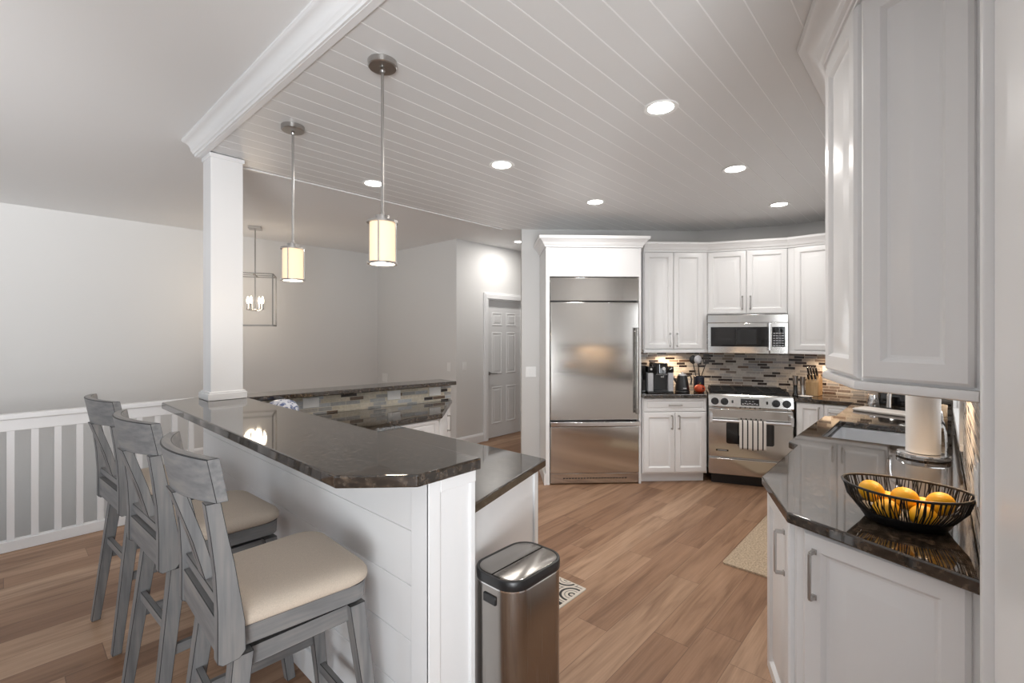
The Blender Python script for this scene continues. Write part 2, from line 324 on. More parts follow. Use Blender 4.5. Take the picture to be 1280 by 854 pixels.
    def build(s, name, mat, parent=None, loc=(0, 0, 0), rz=0, bevel=0, seg=2, smooth=30, sub=0):
        me = bpy.data.meshes.new(name); me.from_pydata(s.v, [], s.f)
        bm = bmesh.new(); bm.from_mesh(me); bmesh.ops.recalc_face_normals(bm, faces=bm.faces); bm.to_mesh(me); bm.free()
        mats = mat if isinstance(mat, (list, tuple)) else [mat]
        for m_ in mats: me.materials.append(m_)
        for p, i in zip(me.polygons, s.m): p.material_index = i
        if smooth:
            me.polygons.foreach_set('use_smooth', [True] * len(me.polygons)); me.set_sharp_from_angle(angle=R(smooth))
        o = bpy.data.objects.new(name, me); col.objects.link(o); o.location = loc; o.rotation_euler = (0, 0, rz)
        if parent: o.parent = parent
        if bevel:
            bv = o.modifiers.new('edge', 'BEVEL'); bv.width = bevel; bv.segments = seg; bv.limit_method = 'ANGLE'; bv.angle_limit = R(40)
            bv.harden_normals = False
            if len(mats) > 1 and not any(s.m): bv.material = 1
        if sub:
            sm = o.modifiers.new('sub', 'SUBSURF'); sm.levels = sub; sm.render_levels = sub
        return o
def thing(name, label, cat, loc=(0, 0, 0), rz=0, group=None):
    o = bpy.data.objects.new(name, None); col.objects.link(o); o.location = loc; o.rotation_euler = (0, 0, rz); o.empty_display_size = 0.1
    return tag(o, label, cat, group)
def tag(o, label, cat, group=None):
    o['label'] = label; o['category'] = cat
    if group: o['group'] = group
    return o
def struct(o, label=None):
    o['kind'] = 'structure'
    if label: o['label'] = label
    return o
def copy_tree(o, parent=None):
    c = o.copy(); col.objects.link(c)
    if parent: c.parent = parent
    for ch in list(o.children): copy_tree(ch, c)
    return c
def rounded(x0, x1, y0, y1, r, n=6, z=0.0):
    pts = []
    for cx, cy, a0 in ((x1 - r, y0 + r, -90), (x1 - r, y1 - r, 0), (x0 + r, y1 - r, 90), (x0 + r, y0 + r, 180)):
        for k in range(n + 1):
            a = R(a0 + 90 * k / n); pts.append((cx + r * math.cos(a), cy + r * math.sin(a), z))
    return pts
def offset_line(pts, d):                       # open polyline, d > 0 to the left of travel
    out = []
    n = len(pts)
    for i in range(n):
        ds = []
        if i > 0: ds.append((Vector(pts[i]) - Vector(pts[i - 1])).normalized())
        if i < n - 1: ds.append((Vector(pts[i + 1]) - Vector(pts[i])).normalized())
        nn = [Vector((-t.y, t.x)) for t in ds]
        if len(nn) == 1: o = nn[0] * d
        else:
            m_ = (nn[0] + nn[1]).normalized(); o = m_ * (d / max(0.3, m_.dot(nn[0])))
        out.append((pts[i][0] + o.x, pts[i][1] + o.y))
    return out
def sweep(mb, pts, prof, mi=0):                # prof: (offset to the left, z), mitred
    lo = []
    offs = [offset_line(pts, d) for d, z in prof]
    for i in range(len(pts)): lo.append([(offs[k][i][0], offs[k][i][1], prof[k][1]) for k in range(len(prof))])
    return mb.loops(lo, True, True, mi)

# ------------------------------------------------------------------ the setting
C, L = 2.71, 2.80
FX0, FX1, FY0 = -3.4, 8.0, -3.2
fl = MB(); fl.prism([(FX0, FY0), (FX1, FY0), (FX1, 6.72), (1.45, 6.72), (1.45, 4.90), (FX0, 4.90)], -0.05, 0)
struct(fl.build('floor', M['floor'], smooth=0))
lower = MB(); lower.box(FX0, 1.45, 4.93, 6.72, -1.65, -1.6)
struct(lower.build('floor', M['floor'], smooth=0))
cl = MB(); cl.box(FX0, FX1, FY0, 6.8, L, L + 0.05)
struct(cl.build('ceiling', M['ceil'], smooth=0))

# plank ceiling: boards run along x, brighter strips between them imitate glossy joint edges catching light
SX, SY = 0.885, 3.66
WL = 7.48                                       # diagonal wall x + y = WL
PW = 0.1232; Y0 = 1.373
def clip_x(y): return min(5.80, WL - y + 0.03)
pk = MB(); bead = MB()
k0 = math.floor((-0.13 - Y0) / PW); y = Y0 + k0 * PW
ys = []
while y < SY:
    ys.append(y); y += PW
ys.append(SY)
for a, b in zip(ys[:-1], ys[1:]):
    a_, b_ = max(a, -0.13) + 0.0022, b - 0.0022
    pk.prism([(SX + 0.03, a_), (clip_x(a_), a_), (clip_x(b_), b_), (SX + 0.03, b_)], C, C + 0.02)
for yy in ys[1:-1]:
    bead.prism([(SX + 0.03, yy - 0.0023), (clip_x(yy), yy - 0.0023), (clip_x(yy), yy + 0.0023), (SX + 0.03, yy + 0.0023)], C - 0.0006, C + 0.015)
pl = struct(pk.build('ceiling', M['plank'], smooth=0, bevel=0.001, seg=1))
bd = bead.build('joint_glint', M['jointglint'], parent=pl, smooth=0)
sf = MB()
sf.prism([(SX, FY0), (SX + 0.03, FY0), (SX + 0.03, SY - 0.02), (WL - SY, SY - 0.02), (WL - SY, SY + 0.0), (SX, SY)], C - 0.008, L - 0.001)
struct(sf.build('trim_1', M['trim'], smooth=0))
cr = MB()
prof = [(0.0, C - 0.006), (0.010, C - 0.006), (0.012, C + 0.006), (0.020, C + 0.009), (0.024, C + 0.020), (0.030, C + 0.024)]
for k in range(9):
    a = R(90 * k / 8); prof.append((0.032 + 0.042 * (1 - math.cos(a)), C + 0.026 + 0.046 * math.sin(a)))
prof += [(0.078, C + 0.075), (0.084, C + 0.080), (0.084, L - 0.001), (0.0, L - 0.001)]
sweep(cr, [(SX, FY0), (SX, SY)], prof)
struct(cr.build('trim_2', M['trim'], smooth=40))

def wall(name, p, q, z0, z1, th, mat, side=-1):
    p, q = Vector(p), Vector(q); t = (q - p).normalized(); n = Vector((-t.y, t.x)) * th * side
    mb = MB(); ln = (q - p).length
    mb.box(0, ln, 0 if side > 0 else -th, th if side > 0 else 0, z0, z1)
    return struct(mb.build(name, mat, loc=(p.x, p.y, 0), rz=math.atan2(t.y, t.x), smooth=0))
wall('wall_left', (FX0, 6.72), (4.13, 6.72), -1.65, L, 0.1, M['wall'], 1)
wall('wall_hall_return', (4.13, 6.72), (4.13, 4.78), 0, L, 0.1, M['wall'], 1)
# door wall around its opening
DX0, DX1, DZ = 4.715, 5.50, 2.03
wall('wall_hall', (4.23, 4.78), (DX0, 4.78), 0, L, 0.12, M['wall'], 1)
wall('wall_hall', (DX1, 4.78), (7.9, 4.78), 0, L, 0.12, M['wall'], 1)
wall('wall_hall', (DX0, 4.78), (DX1, 4.78), DZ, L, 0.12, M['wall'], 1)
wall('wall_hall_end', (7.9, 4.78), (7.9, 1.0), 0, L, 0.1, M['wall'], 1)
def wall_open(name, p, q, a, b, z0, z1):      # a wall with one window opening between a and b along it
    p, q = Vector(p), Vector(q); t = (q - p).normalized(); ln = (q - p).length
    for u0, u1, za, zb in ((0, a, -0.05, L), (b, ln, -0.05, L), (a, b, -0.05, z0), (a, b, z1, L)):
        wall(name, p + t * u0, p + t * u1, za, zb, 0.12, M['wall'], -1)
wall_open('wall_west', (FX0, -3.2), (FX0, 1.5), 0.4, 2.8, 0.2, 2.1)
wall_open('wall_west', (FX0, 1.5), (FX0, 6.72), 1.0, 2.8, 0.15, 1.75)
wall_open('wall_south', (1.6, FY0), (FX0, FY0), 1.6, 4.4, 0.2, 2.3)
wall('wall_south_return', (1.6, -0.62), (1.6, -3.2), 0, L, 0.1, M['wall'], 1)
wall('wall_fridge', (3.987, 3.493), (5.433, 2.047), 0, L, 0.14, M['wall'], 1)
wall('wall_range', (5.433, 2.047), (5.78, 1.21), 0, L, 0.14, M['wall'], 1)
wall('wall_east', (5.78, 1.21), (5.78, -0.09), 0, L, 0.14, M['wall'], 1)
WX0, WX1, WZ0, WZ1 = 3.05, 4.30, 1.02, 2.05
for a, b, z0, z1 in ((1.63, WX0, 0, L), (WX1, 5.92, 0, L), (WX0, WX1, 0, WZ0), (WX0, WX1, WZ1, L)):
    wall('wall_right', (b, -0.09), (a, -0.09), z0, z1, 0.16, M['wall'], 1)
pil = MB(); pil.box(0.95, 1.60, -0.62, -0.095, 0, L); pil.box(1.56, 1.637, -0.62, -0.074, 0, L)
struct(pil.build('wall_right_end', M['trim'], smooth=0, bevel=0.004))
# window over the sink
wi = MB()
for (x0, x1, z0, z1) in ((WX0, WX0 + 0.06, WZ0, WZ1), (WX1 - 0.06, WX1, WZ0, WZ1), (WX0, WX1, WZ0, WZ0 + 0.05), (WX0, WX1, WZ1 - 0.06, WZ1), ((WX0 + WX1) / 2 - 0.025, (WX0 + WX1) / 2 + 0.025, WZ0, WZ1)):
    wi.box(x0, x1, -0.24, -0.17, z0, z1)
wf = struct(wi.build('window_1', M['trim'], smooth=0, bevel=0.003))
g = MB(); g.box(WX0 + 0.03, WX1 - 0.03, -0.208, -0.203, WZ0 + 0.03, WZ1 - 0.03); g.build('pane', M['pane'], wf, smooth=0)
g = MB()
for (x0, x1, z0, z1) in ((WX0 - 0.07, WX0, WZ0 - 0.03, WZ1 + 0.07), (WX1, WX1 + 0.07, WZ0 - 0.03, WZ1 + 0.07), (WX0, WX1, WZ1, WZ1 + 0.07), (WX0 - 0.09, WX1 + 0.09, WZ0 - 0.03, WZ0)):
    g.box(x0, x1, -0.088, -0.068, z0, z1)
g.build('casing', M['trim'], wf, smooth=0, bevel=0.004)
g = MB(); g.box(WX0, WX1, -0.17, -0.068, WZ0 - 0.001, WZ0 + 0.012); g.build('sill', M['trim'], wf, smooth=0)
area('daylight_sink_window', (3.68, -0.30, 1.55), (3.68, 2.0, 1.1), 1.2, 1.0, 14, (0.95, 0.98, 1.0))

# hall door with six raised panels
dr = MB(); dr.box(DX0 + 0.02, DX1 - 0.02, 4.825, 4.86, 0.008, DZ - 0.085)
pr = [(0, 0.0), (0.010, -0.007), (0.020, -0.007), (0.032, 0.006), (0.036, -0.001), (0.055, -0.006)]
dw = DX1 - DX0 - 0.04; pw = (dw - 0.11 * 2 - 0.09) / 2
for cx in (DX0 + 0.02 + 0.11, DX0 + 0.02 + 0.11 + pw + 0.09):
    for z0, h_ in ((0.20, 0.55), (0.93, 0.62), (1.64, 0.20)): dr.panel(pw, h_, cx, z0, 4.826, pr)
d1 = struct(dr.build('door_1', M['door'], smooth=0))
h_ = MB(); h_.lathe([(0.026, 0), (0.026, 0.008), (0.012, 0.012)], 16); h_.tube([(0, 0, 0), (0, 0, 0.05), (0.0, 0.0, 0.055)], 0.009); h_.beam((0, 0, 0.05), (0.11, 0, 0.05), 0.012, 0.016)
ho = h_.build('lever_handle', M['nickel'], d1, loc=(DX0 + 0.075, 4.823, 0.95)); ho.rotation_euler = (R(90), 0, 0)
cs = MB()
for x0, x1, z0, z1 in ((DX0 - 0.085, DX0, 0, DZ), (DX1, DX1 + 0.085, 0, DZ), (DX0 - 0.085, DX1 + 0.085, DZ, DZ + 0.085)):
    cs.box(x0, x1, 4.758, 4.78, z0, z1); cs.box(x0 + 0.02, x1 - 0.02, 4.750, 4.76, z0, z1 - 0.02 if z1 > DZ else z1)
cs.box(DX0, DX0 + 0.018, 4.78, 4.88, 0, DZ); cs.box(DX1 - 0.018, DX1, 4.78, 4.88, 0, DZ); cs.box(DX0, DX1, 4.78, 4.88, DZ - 0.018, DZ)
cs.build('casing', M['trim'], d1, smooth=0, bevel=0.004)
hdr = MB(); hdr.box(DX0 + 0.018, DX1 - 0.018, 4.83, 4.86, DZ - 0.085, DZ - 0.018); hdr.build('header_jamb', M['door'], d1, smooth=0)
def baseboard(name, p, q):
    mb = MB(); sweep(mb, [p, q], [(0, 0.0), (0.016, 0.0), (0.016, 0.095), (0.012, 0.105), (0.006, 0.118), (0.0, 0.125)])
    return struct(mb.build(name, M['trim'], smooth=0))
baseboard('baseboard_hall', (DX0 - 0.086, 4.779), (4.13, 4.779))
baseboard('baseboard_hall_return', (4.129, 4.78), (4.129, 6.71))
baseboard('baseboard_fridge', (4.17, 3.309), (3.99, 3.489))
baseboard('baseboard_left', (4.12, 6.719), (1.46, 6.719))

# pillar on the bar
BZ = 1.095
pm = MB(); pm.box(0.92, 1.11, 3.475, 3.645, BZ + 0.001, C - 0.009)
column = tag(struct(pm.build('pillar', M['trim'], smooth=0, bevel=0.004)), 'white square pillar standing on the left end of the raised bar', 'pillar')
pm = MB(); pm.box(0.90, 1.13, 3.455, 3.665, BZ + 0.001, BZ + 0.045); pm.box(0.908, 1.122, 3.463, 3.657, BZ + 0.045, BZ + 0.056)
pm.build('base_trim', M['trim'], column, smooth=0, bevel=0.003)
pm = MB(); pm.box(0.912, 1.118, 3.467, 3.653, C - 0.035, C - 0.0085); pm.build('top_trim', M['trim'], column, smooth=0, bevel=0.003)

# knee wall with horizontal boards under the bar
kw = MB(); kw.box(0.945, 1.125, 1.215, 3.70, 0, BZ - 0.042)
z = 0.12
while z < BZ - 0.05:
    z1 = min(z + 0.186, BZ - 0.043); kw.box(0.935, 0.946, 1.30, 3.70, z + 0.0006, z1 - 0.0006); z = z1
knee = struct(kw.build('wall_bar', M['trim'], smooth=0, bevel=0.003))
kp = MB(); kp.box(0.924, 0.95, 1.205, 1.30, 0, BZ - 0.042); kp.box(0.924, 0.972, 1.203, 1.216, 0, BZ - 0.042); kp.box(0.972, 1.13, 1.203, 1.216, BZ - 0.085, BZ - 0.042); kp.box(1.108, 1.13, 1.206, 1.216, 0, BZ - 0.085)
kp.box(0.922, 0.946, 1.20, 3.70, 0, 0.12)
kp.build('corner_trim', M['trim'], knee, smooth=0, bevel=0.003)

# ------------------------------------------------------------------ granite tops
def slab(name, poly, z1, th, label, cat='countertop', hole=None):
    bm = bmesh.new()
    ring = [bm.verts.new((x, y, z1)) for x, y in poly]
    ed = [bm.edges.new((ring[i], ring[(i + 1) % len(ring)])) for i in range(len(ring))]
    if hole:
        hr = [bm.verts.new((x, y, z1)) for x, y in hole]; ed += [bm.edges.new((hr[i], hr[(i + 1) % len(hr)])) for i in range(len(hr))]
        bmesh.ops.triangle_fill(bm, use_beauty=True, edges=ed)
    else: bm.faces.new(ring)
    ex = bmesh.ops.extrude_face_region(bm, geom=bm.faces[:])
    for v in [e for e in ex['geom'] if isinstance(e, bmesh.types.BMVert)]: v.co.z -= th
    bmesh.ops.recalc_face_normals(bm, faces=bm.faces)
    me = bpy.data.meshes.new(name); bm.to_mesh(me); bm.free(); me.materials.append(M['granite'])
    o = bpy.data.objects.new(name, me); col.objects.link(o)
    bv = o.modifiers.new('edge', 'BEVEL'); bv.width = 0.006; bv.segments = 3; bv.limit_method = 'ANGLE'; bv.angle_limit = R(40)
    return tag(o, label, cat)
slab('bar_countertop', [(0.690, 1.362), (0.868, 1.184), (1.138, 1.184), (1.138, 3.74), (0.905, 3.74), (0.690, 3.625)], BZ, 0.040, 'dark brown granite raised bar top with clipped corners along the stools')
CZ = 0.914
slab('countertop', [(1.128, 1.232), (1.812, 1.428), (1.800, 2.835), (2.305, 2.83), (2.845, 3.355), (1.128, 3.575)], CZ, 0.038, 'dark granite lower counter behind the raised bar, with angled end above the trash can')
slab('ledge_top', [(1.145, 3.47), (2.815, 3.255), (2.845, 3.525), (1.145, 3.75)], BZ, 0.034, 'narrow dark granite ledge above the mosaic tile strip behind the bar')
kb = MB(); kb.prism([(1.13, 3.590), (2.835, 3.368), (2.842, 3.50), (1.13, 3.72)], 0, BZ - 0.035)
struct(kb.build('wall_ledge', M['wall'], smooth=0))
tb = MB(); tl = math.hypot(1.705, 0.222); tb.box(0, tl, -0.010, 0, CZ + 0.0005, BZ - 0.036)
struct(tb.build('wall_ledge_tile', M['tile2'], loc=(1.13, 3.590, 0), rz=math.atan2(-0.222, 1.705), smooth=0))
def on_ledge(t): return (1.13 + 1.705 * t, 3.590 - 0.222 * t)

# ------------------------------------------------------------------ handles, doors, cabinets
DOOR = [(0, 0), (0, -0.014), (0.005, -0.019), (0.009, -0.020), (0.050, -0.020), (0.055, -0.012), (0.062, -0.006), (0.072, -0.006), (0.108, -0.0185), (0.111, -0.019)]
DRAW = [(0, 0), (0, -0.014), (0.005, -0.019), (0.026, -0.020), (0.031, -0.014), (0.036, -0.014), (0.044, -0.019)]
def pull(parent, x, z, y=-0.020, ln=0.13, vert=True, m='nickel'):
    mb = MB(); h = ln / 2
    if vert:
        mb.box(-0.005, 0.005, -0.034, -0.026, -h, h)
        for s_ in (-1, 1): mb.box(-0.0055, 0.0055, -0.030, 0, s_ * h - 0.006, s_ * h + 0.006); mb.box(-0.008, 0.008, -0.005, 0, s_ * h - 0.009, s_ * h + 0.009)
    else:
        mb.box(-h, h, -0.034, -0.026, -0.005, 0.005)
        for s_ in (-1, 1): mb.box(s_ * h - 0.006, s_ * h + 0.006, -0.030, 0, -0.0055, 0.0055)
    return mb.build('handle', M[m], parent, loc=(x, y, z), bevel=0.002)
def door(parent, x, z, w_, h_, hs=None, hz=None, y=0.0, name='door', rings=None, hl=0.13, vert=True, rz=0, at=None):
    mb = MB(); mb.panel(w_, h_, 0, 0, 0, rings or DOOR)
    o = mb.build(name, M['cab'], parent, loc=(x, y, z) if at is None else (*at, z), rz=rz, smooth=25)
    if hs is not None: pull(o, hs if hs >= 0 else w_ + hs, hz if hz >= 0 else h_ + hz, ln=hl, vert=vert)
    return o
DOOR_BIG = [(0, 0), (0, -0.011), (0.004, -0.015), (0.010, -0.020), (0.058, -0.020), (0.064, -0.014), (0.070, -0.006), (0.078, -0.004), (0.088, -0.006), (0.132, -0.0185), (0.135, -0.019)]
def drawer(parent, x, z, w_, h_, y=0.0): return door(parent, x, z, w_, h_, w_ / 2, h_ / 2, y, 'drawer', DRAW, 0.12, False)
G = 0.003
def base_cab(label, loc, rz, w_, depth, cols, gap_l=0.0, group='white base cabinets', open_top=False):
    """cols: list of (width, kind) with kind 'dd' drawer over door L/R, 'door-l', 'door-r', 'drawers'"""
    t = thing('base_cabinet', label, 'cabinet', loc, rz, group)
    mb = MB()
    if open_top:
        for b_ in ((0, w_, 0, depth, 0.10, 0.68), (0, w_, 0, 0.02, 0.68, CZ - 0.039), (0, 0.02, 0.02, depth, 0.68, CZ - 0.039), (w_ - 0.02, w_, 0.02, depth, 0.68, CZ - 0.039)): mb.box(*b_)
    else: mb.box(0, w_, 0.0, depth, 0.10, CZ - 0.039)
    mb.build('carcass', M['cab'], t, smooth=0)
    mb = MB(); mb.box(0.002, w_ - 0.002, 0.075, 0.095, 0, 0.10); mb.build('toe_kick', M['cab'], t, smooth=0)
    x = gap_l
    for cw, kind in cols:
        if kind.startswith('top'):                       # one wide drawer over two doors
            drawer(t, x + G, 0.735, cw - 2 * G, 0.135)
            hw = cw / 2
            door(t, x + G, 0.115, hw - 1.5 * G, 0.612, -0.035, -0.10); door(t, x + hw + G / 2, 0.115, hw - 1.5 * G, 0.612, 0.035, -0.10)
        elif kind == 'drawers':
            for z0, h_ in ((0.735, 0.135), (0.43, 0.298), (0.115, 0.308)): drawer(t, x + G, z0, cw - 2 * G, h_)
        else:
            door(t, x + G, 0.115, cw - 2 * G, 0.755, 0.035 if kind == 'door-l' else -0.035, -0.10)
        x += cw
    return t
UB, UT = 1.355, 2.405
def upper_cab(label, loc, rz, w_, depth, cols, z0=UB, z1=UT, gap_l=0.0, rail=True, group='white wall cabinets', hz=0.10):
    t = thing('wall_cabinet', label, 'cabinet', loc, rz, group)
    mb = MB(); mb.box(0, w_, 0, depth, z0, z1); mb.build('carcass', M['cab'], t, smooth=0)
    if rail:
        mb = MB(); mb.box(0, w_, -0.018, 0.004, z0 - 0.032, z0 - 0.0005); mb.build('light_rail', M['cab'], t, smooth=0, bevel=0.004)
    x = gap_l
    for cw, hs in cols:
        door(t, x + G, z0 + 0.008, cw - 2 * G, z1 - z0 - 0.014, hs, hz); x += cw
    return t
r45, r67, r90 = R(-45), R(-67.5), R(-90)
# coffee cabinet, right of the fridge
cl_, cr_ = (4.416, 2.237), (4.899, 1.754)
cw = math.hypot(cr_[0] - cl_[0], cr_[1] - cl_[1])
base_cab('white base cabinet with one drawer over two doors, between fridge and range', (*cl_, 0), r45, cw - 0.012, 0.56, [(cw - 0.028, 'top')], 0.008)
slab('countertop', [(4.376, 2.202), (4.8440, 1.7340), (4.868, 1.743), (5.42, 1.974), (5.425, 2.050), (4.825, 2.648)], CZ, 0.038, 'short dark granite counter under the coffee maker, left of the range')
# uppers
S = math.sqrt(0.5)
ul = (4.662, 2.348); u2 = (5.155, 1.855); u3 = (5.447, 1.149)
uw = math.hypot(u2[0] - ul[0], u2[1] - ul[1])
upper_cab('tall white two-door wall cabinet above the coffee maker', (*ul, 0), r45, uw, 0.325, [(0.32, -0.035), (0.32, 0.035)], gap_l=0.004)
upper_cab('short white two-door wall cabinet directly above the microwave', (*u2, 0), r67, 0.764, 0.322, [(0.376, -0.035), (0.376, 0.035)], z0=1.735, gap_l=0.006, rail=False, hz=0.11)
upper_cab('tall white two-door wall cabinet right of the microwave, above the knife block', (u3[0], u3[1] - 0.004, 0), r90, 0.80, 0.325, [(0.365, -0.035), (0.365, 0.035)], gap_l=0.055)
tri = MB(); tri.prism([(u3[0] + 0.001, u3[1] - 0.003), (u3[0] + 0.30, u3[1] - 0.003), (u3[0] + 0.30, u3[1] + 0.118)], UB, UT); struct(tri.build('trim_3', M['cab'], smooth=0))
t4 = thing('wall_cabinet', 'white angled wall cabinet in the far right corner beside the sink window', 'cabinet', (u3[0], 0.34, 0), R(-135), 'white wall cabinets')
mb = MB(); mb.prism([(0, 0), (0.56, 0), (0.56, 0.02), (0.235, 0.235), (0.0, 0.02)], UB, UT); mb.build('carcass', M['cab'], t4, smooth=0)
door(t4, 0.02, UB + 0.008, 0.52, UT - UB - 0.014, 0.035, 0.10)
cp = MB()
cprof = [(0.001, UT + 0.001), (0.012, UT + 0.001), (0.016, UT + 0.014), (0.020, UT + 0.020), (0.028, UT + 0.024), (0.040, UT + 0.048), (0.058, UT + 0.070), (0.066, UT + 0.076), (0.070, UT + 0.098), (0.001, UT + 0.098)]
def right_side(poly): return [(-d, z) for d, z in poly]
sweep(cp, [ul, u2, u3, (u3[0], 0.34)], right_side(cprof))
cp.prism([ul, u2, u3, (u3[0], 0.34), (5.77, 0.34), (5.77, 1.21), (5.425, 2.04), (4.90, 2.565)], UT + 0.001, UT + 0.012)
struct(cp.build('trim_4', M['trim'], smooth=0))

# backsplash tile
def tiles(name, p, q, z0, z1, cat_len=None):
    mb = MB(); p, q = Vector(p), Vector(q); mb.box(0, (q - p).length, -0.009, 0, z0, z1); t = q - p
    return struct(mb.build(name, M['tile'], loc=(p.x, p.y, 0), rz=math.atan2(t.y, t.x), smooth=0))
tiles('wall_fridge_tile', (4.82, 2.658), (5.431, 2.045), CZ + 0.0005, UB)
tiles('wall_range_tile', (5.431, 2.045), (5.778, 1.21), CZ + 0.0005, 1.735)
tiles('wall_east_tile', (5.778, 1.21), (5.778, -0.088), CZ + 0.0005, UB)
for a, b, z0, z1 in ((5.76, WX1 + 0.071, CZ, UB + 0.3), (WX0 - 0.071, 1.636, CZ, 1.42), (WX1 + 0.071, WX0 - 0.071, CZ, WZ0 - 0.031)):
    tiles('wall_right_tile', (a, -0.0895), (b, -0.0895), z0 + 0.0005, z1)

# ------------------------------------------------------------------ refrigerator in its surround
fx, fy = 3.752, 2.903
fr = thing('refrigerator', 'tall built-in stainless steel refrigerator with a bottom freezer drawer', 'refrigerator', (fx, fy, 0), r45)
W_ = 0.905
mb = MB(); mb.box(0.01, W_ - 0.01, 0.03, 0.58, 0.02, 2.10); mb.build('body', M['black'], fr, smooth=0)
mb = MB(); mb.box(0, W_, 0, 0.03, 1.862, 2.098); mb.build('top_panel', M['steel'], fr, bevel=0.004)
mb = MB(); mb.box(0, W_, -0.012, 0.03, 0.652, 1.848)
fd = mb.build('door', M['steel'], fr, bevel=0.008, seg=3)
mb = MB(); mb.tube([(0, 0, -0.435), (0, 0, 0.435)], 0.017, 16)
for s_ in (-0.40, 0.40): mb.tube([(0, 0, s_), (0, 0.045, s_)], 0.012, 12)
mb.build('handle', M['steelv'], fd, loc=(W_ - 0.032, -0.058, 1.155))
mb = MB(); mb.box(0, W_, -0.012, 0.03, 0.115, 0.588); ff = mb.build('freezer_drawer', M['steel'], fr, bevel=0.008, seg=3)
mb = MB(); mb.box(0.0, W_, -0.055, -0.032, 0.598, 0.640); mb.box(0.0, W_, -0.032, 0.02, 0.622, 0.640)
mb.build('handle', M['chrome'], ff, bevel=0.004)
mb = MB(); mb.box(0, W_, 0.0, 0.03, 0.012, 0.112)
kick = mb.build('toe_grille', M['steel'], fr, bevel=0.003)
mb = MB()
for k in range(22): mb.box(0.13 + k * 0.030, 0.152 + k * 0.030, -0.0015, 0.002, 0.058, 0.068)
mb.build('vent_slot', M['black'], kick, smooth=0)
en = thing('refrigerator_surround', 'white cabinet surround enclosing the stainless refrigerator on both sides and above', 'cabinet', (fx, fy, 0), r45)
mb = MB(); mb.box(-0.045, -0.006, -0.004, 0.570, 0, 2.42); mb.build('side_panel', M['cab'], en, smooth=0, bevel=0.002)
mb = MB(); mb.box(W_ + 0.004, W_ + 0.026, 0.0, 0.570, 0, 2.42); mb.build('side_panel', M['cab'], en, smooth=0, bevel=0.002)
mb = MB(); mb.box(-0.006, W_ + 0.004, 0.0, 0.55, 2.108, 2.42); mb.build('top_panel', M['cab'], en, smooth=0, bevel=0.002)
mb = MB(); sweep(mb, [(-0.045, 0.55), (-0.045, -0.004), (W_ + 0.026, -0.004), (W_ + 0.026, 0.30)], right_side([(0.001, 2.405), (0.012, 2.405), (0.016, 2.42), (0.022, 2.425), (0.034, 2.45), (0.058, 2.475), (0.070, 2.482), (0.075, 2.51), (0.001, 2.51)]))
struct(mb.build('trim_5', M['trim'], loc=(fx, fy, 0), rz=r45, smooth=0))
mb = MB(); mb.box(-0.062, -0.0455, -0.01, 0.565, 0, 0.11); mb.build('shoe_trim', M['trim'], en, smooth=0)

# ------------------------------------------------------------------ range, microwave
rx, ry = 4.873, 1.738; RW = 0.756
rg = thing('range', 'stainless steel gas range with four black knobs and a striped towel on its oven door', 'stove', (rx, ry, 0), r67)
mb = MB(); mb.box(0.004, RW - 0.004, 0.04, 0.60, 0.10, 0.905); mb.build('body', M['steel'], rg, smooth=0)
mb = MB(); mb.box(0.03, RW - 0.03, 0.075, 0.58, 0.0, 0.10); mb.build('toe_kick', M['black'], rg, smooth=0)
mb = MB(); mb.prism_y([(0, 0), (1, 0), (1, 1), (0, 1)], 0, 1); mb = MB()
lo = [[(x, -0.012, 0.785), (x, -0.022, 0.80), (x, 0.0, 0.905), (x, 0.012, 0.917), (x, 0.60, 0.917), (x, 0.60, 0.785)] for x in (0.0, RW)]
mb.loops(lo); cpn = mb.build('control_panel', M['steel'], rg, smooth=25)
tilt = math.atan2(0.022, 0.105)
def on_panel(name, mat, x, z, fn, parent=cpn):
    b_ = MB(); fn(b_); o = b_.build(name, mat, parent, loc=(x, -0.022 + 0.022 * (z - 0.80) / 0.105, z)); o.rotation_euler = (-tilt, 0, 0); return o
for x in (0.060, 0.148, 0.605, 0.698):
    b_ = MB(); b_.lathe([(0.040, 0), (0.040, 0.003)], 24, mi=1); b_.lathe([(0.037, 0.004), (0.035, 0.020), (0.031, 0.027), (0.0005, 0.028)], 24)
    b_.box(-0.005, 0.005, -0.025, 0.025, 0.024, 0.034)
    k = b_.build('knob', [M['black'], M['chrome']], cpn, loc=(x, -0.014, 0.846)); k.rotation_euler = (R(90) - tilt, 0, 0)
for x in (0.222, 0.530): on_panel('rocker_switch', M['black'], x, 0.848, lambda b_: b_.box(-0.008, 0.008, -0.004, 0.001, -0.014, 0.014))
dsp = on_panel('display', M['blackgloss'], 0.378, 0.848, lambda b_: b_.box(-0.082, 0.082, -0.003, 0.001, -0.032, 0.032))
b_ = MB()
for i in range(7): b_.box(-0.070 + i * 0.021, -0.056 + i * 0.021, -0.0042, -0.0025, -0.022 + (i % 2) * 0.005, -0.014 + (i % 2) * 0.005)
for i in range(3): b_.box(-0.040 + i * 0.030, -0.024 + i * 0.030, -0.0042, -0.0025, 0.006, 0.010)
b_.build('key_legend', M['silver'], dsp, smooth=0)
mb = MB(); mb.box(0, RW, -0.006, 0.045, 0.288, 0.772); od = mb.build('oven_door', M['steel'], rg, bevel=0.006, seg=3)
mb = MB(); mb.loops([rounded(0.165, 0.592, 0.425, 0.640, 0.02, 4, zz) for zz in (0.0, 0.003)])
mb.v = [(x, -0.0062 - z_, y_) for x, y_, z_ in mb.v]; mb.build('oven_window', M['blackgloss'], od, smooth=0)
mb = MB(); mb.tube([(0.03, -0.062, 0.660), (RW - 0.03, -0.062, 0.660)], 0.0135, 16)
for x in (0.022, RW - 0.022):
    mb.box(x - 0.013, x + 0.013, -0.080, -0.006, 0.640, 0.728)
